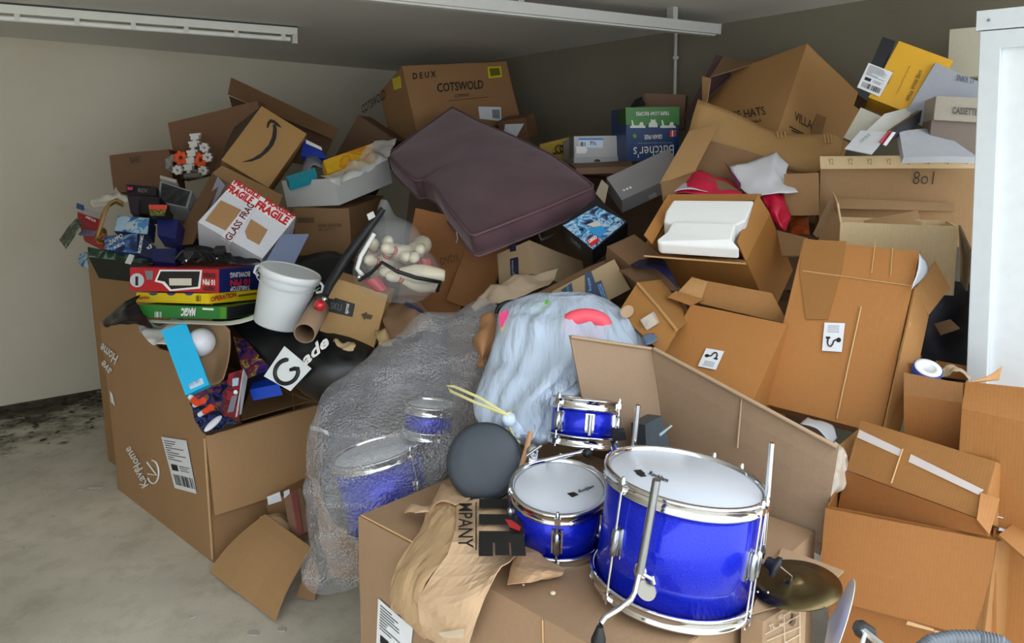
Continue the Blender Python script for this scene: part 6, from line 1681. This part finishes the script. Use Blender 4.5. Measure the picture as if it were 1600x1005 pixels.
# bass drum
bb = atz(1046, 917, .678); tp = at(1071, 744, bb.y + .01)
ax = tp - bb; HB = ax.length; RB = .163
Mb = placed(bb, ax)
lg = [angle_at(Mb, RB, HB * .5, 968), angle_at(Mb, RB, HB * .5, 1168)]
lg += [lg[0] + PI * .62, lg[0] + PI * 1.0, lg[1] + PI * .55]
t, Mb = drum('bass_drum', 'largest blue drum with a white head and chrome hoops, at right on the front carton', bb, ax, RB, HB, lg)
BASS = t
hp = lambda x, y: hit(x, y, Mb @ Vector((0, 0, HB - .002)), ax.normalized())
words(t, 'RockJam', hp(1012, 744), hp(1042, 757), hp(1016, 737), INK, .03, .1, lift=.002, n=ax.normalized())
obj('logo_mark', MB().prism([hp(x, y) + ax.normalized() * .002 for x, y in ((990, 736), (1001, 735), (1008, 741), (998, 743))], ax.normalized(), .001), INK, t)
obj('logo_mark', MB().prism([hp(x, y) + ax.normalized() * .002 for x, y in ((994, 741), (1003, 740), (1010, 745), (1002, 746))], ax.normalized(), .001), INK, t)
# spur leg in front
aL = angle_at(Mb, RB, HB * .25, 1012)
er = Mb.to_3x3() @ Vector((math.cos(aL), math.sin(aL), 0)); q = Mb @ Vector((RB * math.cos(aL), RB * math.sin(aL), HB * .25))
yb = q.y
leg = obj('spur_leg', MB().tube([at(1026, 750, yb - .05), at(1012, 830, yb - .05), at(1000, 895, yb - .05)], .0085, 10), STEEL, t)
obj('spur_rod', MB().tube([at(1000, 890, yb - .05), at(992, 925, yb - .055), at(985, 938, yb - .065), at(965, 953, yb - .09), at(945, 965, yb - .11), at(938, 975, yb - .12)], .0055, 10), CHROME, leg)
obj('rubber_foot', MB().lathe([(.013, -.03), (.014, -.02), (.009, -.004), (.006, .006)], placed(at(937, 984, yb - .12) , Vector((.1, .0, 1))), 14), BLACK, leg)
obj('spur_bracket', MB().ball(at(1001, 893, yb - .035), .017, 14, 8, (.8, 1, 1)), CHROME, t)
obj('bracket_plate', MB().lathe([(.02, -.006), (.022, 0), (.02, .006)], placed(q + er * .004, er), 18), CHROME, t)
obj('wing_bolt', MB().tube([at(1003, 896, yb - .05), at(1020, 906, yb - .05)], .004, 8).tube([at(1019, 899, yb - .05), at(1022, 912, yb - .05)], .0045, 8), CHROME, t)
# cymbal post brackets at right and rear
aR = angle_at(Mb, RB, HB * .45, 1183)
q = Mb @ Vector(((RB + .012) * math.cos(aR), (RB + .012) * math.sin(aR), HB * .42))
yr = q.y
obj('post', MB().tube([at(1206, 692, yr), at(1199, 780, yr), at(1191, 866, yr)], .0062, 10), CHROME, t)
obj('post_block', MB().cuboid(at(1178, 876, yr - .01), Vector((.022, .004, .002)), Vector((0, .026, 0)), Vector((.002, 0, .03))), CHROME, t)
kn = obj('black_knob', MB().lathe([(.008, 0), (.012, .004), (.013, .014), (.022, .018), (.023, .026), (.01, .03)], placed(at(1196, 876, yr - .01), Vector((.75, -.45, -.35))), 20), BLACK, t)
aP = Mb @ Vector((0, 0, 0))
yp = bb.y + RB + .02
obj('post', MB().tube([at(997, 633, yp), at(991, 690, yp), at(985, 760, yp)], .0062, 10), CHROME, t)

# middle drum
mb_ = atz(871, 838, .69); axm = Vector((.012, -.16, .92)).normalized()
Rm, Hm = .107, .138
Mm = placed(mb_, axm)
lg = [angle_at(Mm, Rm, Hm * .5, 870), angle_at(Mm, Rm, Hm * .5, 812)]
lg += [lg[0] + PI * .66, lg[0] + PI, lg[0] + PI * .33]
t, Mm = drum('snare_drum', 'low blue drum with a white head left of the largest drum', mb_, axm, Rm, Hm, [lg[0], lg[0] - PI * .4, lg[0] + PI * .4, lg[0] + PI])
hp2 = lambda x, y: hit(x, y, Mm @ Vector((0, 0, Hm - .002)), axm)
words(t, 'RockJam', hp2(905, 773), hp2(929, 764), hp2(903, 767), INK, .03, .1, lift=.002, n=axm)
obj('logo_mark', MB().prism([hp2(x, y) + axm * .002 for x, y in ((886, 772), (897, 770), (904, 774), (894, 778))], axm, .001), INK, t)

# small tom
sb_ = at(907, 694, 1.98); axs = Vector((.10, .27, .95)).normalized()
Rs, Hs = .083, .118
Ms = placed(sb_, axs)
a0 = angle_at(Ms, Rs, Hs * .5, 876); a1 = angle_at(Ms, Rs, Hs * .5, 962)
t, Ms = drum('tom_drum', 'smallest blue drum, standing behind the low drum with its head turned away', sb_, axs, Rs, Hs, [a0, a1, a0 + PI * .75, a0 + PI * 1.25])
am = angle_at(Ms, Rs, Hs * .5, 921)
er = Ms.to_3x3() @ Vector((math.cos(am), math.sin(am), 0)); ez = axs; et = er.cross(ez)
q = Ms @ Vector((Rs * math.cos(am), Rs * math.sin(am), Hs * .52))
obj('mount_plate', MB().cuboid(q - et * .012 - ez * .024 - er * .002, et * .024, ez * .048, er * .006), CHROME, t)
obj('mount_ridge', MB().tube([q - ez * .03 + er * .007, q + ez * .022 + er * .007], .006, 8), STEEL, t)
obj('tom_arm', MB().tube([at(925, 702, 1.88), at(905, 708, 1.86), at(880, 713, 1.84), at(840, 722, 1.84)], .006, 8), CHROME, t)
obj('tom_arm', MB().tube([at(958, 698, 1.88), at(962, 715, 1.8), at(968, 735, 1.74)], .006, 8), CHROME, t)
obj('arm_joint', MB().ball(at(918, 708, 1.86), .013, 12, 8), BLACK, t)
obj('arm_joint', MB().cuboid(at(958, 690, 1.9), Vector((.035, .0, .004)), Vector((0, .03, 0)), Vector((-.004, 0, .022))), BLACK, t)
obj('arm_clamp', MB().ball(at(832, 706, 1.84), .016, 12, 8, (1, 1, 1.1)).cuboid(at(826, 722, 1.83), Vector((.02, 0, 0)), Vector((0, .02, 0)), Vector((.004, 0, .03))), CHROME, t)
obj('clamp_bolt', MB().tube([at(823, 712, 1.82), at(846, 696, 1.82)], .004, 8), STEEL, t)
# stick, seat and dark wedge
o = obj('drum_stick', MB().tube([at(829, 676, 1.92), at(822, 705, 1.88), at(812, 740, 1.85)], .0075, 8), plain('#b98d68', .5)); tag(o, 'wooden drum stick between the round grey seat and the small chrome clamp', 'drum stick')
sn = Vector((-.12, -.86, .42)).normalized(); sc_ = at(756, 721, 1.9)
Mt = placed(sc_, sn)
t = thing('drum_stool', 'round padded slate grey drum stool seat leaning beside the low drum', 'drum stool', sc_ - Vector((0, 0, .1)))
SL = plain('#3e454e', .55, var=.15, bump=.15, scale=14)
obj('seat_pad', MB().lathe([(0, .012), (.05, .011), (.082, .007), (.094, .0), (.1, -.012), (.1, -.035), (.094, -.042), (0, -.042)], Mt, 48), SL, t)
obj('seat_piping', MB().tube([Mt @ Vector((.097 * math.cos(a), .097 * math.sin(a), -.004)) for a in [k * PI / 24 for k in range(48)]], .003, 6, closed=True), BLACK, t)
t, w, n = slab_box('dark_wedge', 'dark slate grey block standing behind the largest drum by the board', [(1008, 664, 2.02), (1034, 650, 2.06), (1066, 770, 2.04), (1014, 785, 1.98)], .06, plain('#3d464d', .5), None, 'block')
panel('pale_edge', t, [(1030, 678, 1.965), (1049, 664, 2.0), (1051, 666, 2.0), (1032, 682, 1.96)], plain('#8fa3ac', .4), .004, 0)

# wrapped drums inside the bubble wrap
wa = Vector((-.22, .05, 1))
drum('wrapped_drum', 'larger blue drum seen dimly inside the bubble wrap, low in the bundle', at(614, 818, 2.3), wa, .135, .24, [angle_at(placed(at(614, 818, 2.3), wa), .135, .12, 650)])
drum('wrapped_drum', 'smaller blue drum seen dimly inside the bubble wrap, above the larger one', at(668, 680, 2.36), Vector((.1, .1, 1)), .075, .1, [])

# brown paper carrier bag over the front edge
Fh = lambda x, y, o_: fF.hit('ca', x, y) + fF.plane('ca')[1] * o_
KP = plain('#c9aa89', .7, var=.08, bump=.12, scale=18)
t = thing('paper_carrier', 'brown paper carrier bag with big black lettering, draped over the front carton edge', 'bag', atz(720, 850, .69))
rowsA = [[atz(690, 757, .70), atz(703, 768, .73), atz(714, 786, .735)], [atz(662, 815, .70), atz(688, 815, .735), atz(709, 850, .74)], [Fh(641, 880, .05), Fh(672, 890, .07), Fh(700, 905, .075)], [Fh(627, 942, .03), Fh(658, 960, .045), Fh(689, 984, .045)]]
obj('side_gusset', MB().sheet(rowsA, 5, 5, .008, 17, .002, 3, False, fold=.006), plain('#bd9d77', .7, var=.08, bump=.12, scale=18), t)
rowsB = [[atz(713, 785, .735), atz(765, 783, .75), atz(810, 790, .74)], [atz(707, 850, .742), atz(760, 850, .75), atz(818, 850, .735)], [Fh(699, 908, .08), Fh(755, 908, .075), Fh(803, 884, .05)], [Fh(692, 952, .065), Fh(742, 955, .065), Fh(775, 942, .05)], [Fh(687, 985, .045), Fh(722, 994, .05), Fh(751, 1004, .04)]]
obj('front_sheet', MB().sheet(rowsB, 5, 5, .006, 15, .002, 6, False, fold=.004), KP, t)
rowsC = [[atz(815, 845, .70), atz(850, 866, .70), atz(881, 892, .69)], [atz(802, 880, .70), atz(838, 890, .71), atz(878, 897, .69)], [atz(793, 914, .69), atz(820, 912, .70), atz(860, 902, .685)]]
obj('loose_corner', MB().sheet(rowsC, 5, 5, .008, 16, .002, 2, False, fold=.004), plain('#bb9873', .7, var=.08, bump=.12, scale=18), t)
obj('crumpled_handle', MB().sheet([[atz(628, 800, .69), atz(640, 786, .71), atz(655, 783, .71), atz(670, 792, .71)], [atz(632, 804, .69), atz(645, 797, .72), atz(660, 800, .72), atz(668, 803, .71)]], 5, 6, .012, 16, .002, 4, fold=.01), KP, t)
obj('crumpled_handle', MB().sheet([[atz(690, 757, .70), atz(702, 757, .72), atz(735, 776, .74)], [atz(668, 800, .71), atz(690, 785, .74), atz(712, 790, .745)]], 5, 6, .008, 14, .002, 8, fold=.006), KP, t)
D0_ = [atz(716, 790, .757), atz(808, 790, .762), atz(714, 862, .762)]
nD = (D0_[1] - D0_[0]).cross(D0_[2] - D0_[0]).normalized()
if nD.dot(CAM - D0_[0]) < 0: nD = -nD
hd = lambda x, y: hit(x, y, D0_[0], nD)
words(t, 'MPANY', hd(717, 789), hd(716, 859), hd(738, 789), INK, .01, lift=.004, n=nD)
words(t, 'ITE', hd(749, 782), hd(748, 872), hd(812, 782), INK, .085, lift=.004, n=nD)
obj('printed_line', MB().tube([hd(744, 788) + nD * .004, hd(744, 862) + nD * .004], .0015, 5), INK, t)
obj('red_print', MB().prism([hd(x, y) + nD * .0075 for x, y in ((789, 816), (800, 818), (814, 828), (812, 834), (797, 828))], nD, .002), plain('#c02a2c', .5), t)
obj('clear_tape', MB().board([Fh(724, 966, .075), Fh(762, 960, .07), Fh(758, 976, .068), Fh(730, 974, .072)], .001, 5, 2, .004), TAPE, t)

# cymbals, hose
BR = plain('#6f6245', .3, 1.0, var=.2, scale=22)
cc = atz(1240, 908, .70); cn = Vector((-.12, .0, 1)).normalized()
Mc = placed(cc, cn)
t = thing('brass_cymbal', 'dull brass cymbal lying right of the largest drum', 'cymbal', cc)
obj('plate', MB().lathe([(.003, .012), (.012, .011), (.02, .005), (.024, .002), (.06, -.001), (.096, -.006), (.0965, -.008), (.06, -.004), (.02, .002), (.003, .008)], Mc, 56), BR, t)
obj('spindle', MB().tube([cc + cn * .008, at(1217, 884, cc.y - .02)], .0022, 8), CHROME, t)
for x, y in ((1184, 925), (1200, 926)):
    obj('rivet_hole', MB().ball(atz(x, y, .70), .0022, 8, 5), WHITE, t)
c2 = at(1303, 975, 1.36); n2 = Vector((.86, -.42, -.29)).normalized()
t = thing('silver_cymbal', 'pale silver cymbal standing almost edge on at the bottom of the frame', 'cymbal', c2 - Vector((0, 0, .08)))
M2 = placed(c2, n2)
obj('plate', MB().lathe([(.003, -.01), (.02, -.006), (.05, -.001), (.09, .006), (.0905, .008), (.05, .003), (.02, -.001), (.003, -.006)], M2, 56), plain('#cfcfcc', .5, .7, var=.2, scale=9), t)
obj('black_hub', MB().lathe([(.010, -.002), (.016, .006), (.016, .03), (.012, .034)], placed(at(1338, 978, 1.35), Vector((.8, -.2, -.5))), 20), BLACK, t)
obj('stand_tube', MB().tube([at(1347, 984, 1.34), at(1390, 1018, 1.3)], .007, 10), CHROME, t)
obj('wing_bolt', MB().tube([at(1352, 990, 1.33), at(1347, 1006, 1.32)], .004, 8), CHROME, t)
obj('link_rod', MB().tube([at(1270, 935, 1.5), at(1310, 966, 1.40)], .0016, 6), CHROME, t)
pts = [at(1435, 1020, 1.26), at(1455, 1004, 1.27), at(1490, 997, 1.28), at(1530, 997, 1.28), at(1562, 1004, 1.27), at(1585, 1022, 1.26)]
path = []
for i in range(len(pts) - 1):
    for k in range(24): path.append(pts[i].lerp(pts[i + 1], k / 24))
o = obj('vacuum_hose', MB().tube(path, [.0135 if i % 4 < 2 else .0115 for i in range(len(path))], 12), plain('#5f666e', .4)); tag(o, 'grey corrugated vacuum hose at the bottom right of the frame', 'hose')
# crumbs on the front carton and paint flakes on the garage floor
FOAMC = plain('#d8c9ae', .6)
for x, y, s, lab in ((864, 927, .006, 'pale foam crumb on the front carton top, below the low drum'), (818, 914, .003, 'tiny foam crumb on the front carton, by the carrier bag corner'), (692, 1004, .008, 'pale foam crumb at the bottom edge below the carrier bag')):
    p = atz(x, y, .676) if y < 1000 else Fh(x, y, .01)
    o = obj('foam_crumb', MB().ball(p, s, 7, 5, (1.2, .9, .7)), FOAMC); tag(o, lab, 'crumb', 'crumbs on the front carton')
fl = [(57, 733, .02, .012), (94, 720, .008, .006), (126, 765, .022, .014), (113, 684, .016, .01), (66, 773, .008, .006), (82, 808, .008, .006), (212, 789, .012, .007), (35, 857, .01, .007), (150, 762, .05, .012), (172, 718, .025, .01), (105, 684, .008, .006), (30, 880, .006, .005), (178, 840, .005, .004), (190, 850, .005, .004), (62, 872, .006, .004), (300, 965, .012, .006), (395, 990, .03, .012), (440, 985, .02, .008)]
ORD = 'first second third fourth fifth sixth seventh eighth ninth tenth eleventh twelfth thirteenth fourteenth fifteenth sixteenth seventeenth eighteenth'.split()
for k, (x, y, a, b_) in enumerate(sorted(fl)):
    rnd = random.Random(k); c = atz(x, y, .001)
    pl = [c + Vector((a * rnd.uniform(.6, 1.1) * math.cos(q), b_ * 1.6 * rnd.uniform(.6, 1.1) * math.sin(q), .004)) for q in [j * PI / 4 for j in range(8)]]
    o = obj('paint_flake', MB().prism(pl, Vector((0, 0, 1)), .003), plain('#b8b5ac', .7)); tag(o, 'pale paint flake on the floor, %s from the left frame edge' % ORD[k], 'flake', 'paint flakes on the floor')
# leaf litter along the left wall
rnd = random.Random(3); mb = MB()
for k in range(560):
    if k < 380: b0 = abs(rnd.gauss(0, .16)) + .045; a0 = rnd.uniform(1.9, 4.2)
    else: b0 = abs(rnd.gauss(.35, .3)) + .06; a0 = rnd.uniform(1.9, 3.6)
    c = R(a0, b0, .004 + rnd.random() * .006); s = rnd.uniform(.008, .034); an = rnd.uniform(0, PI)
    u = Vector((math.cos(an), math.sin(an), rnd.uniform(-.15, .15))) * s; v = Vector((-math.sin(an), math.cos(an), rnd.uniform(-.15, .15))) * s * .5
    mb.add([c - u, c - v * .9 + Vector((0, 0, .003)), c + u, c + v], [(0, 1, 2, 3)])
o = obj('leaf_litter', mb, plain('#3a342a', .85)); tag(o, 'dark dry leaf litter on the floor along the left wall', 'leaves', None, 'stuff')
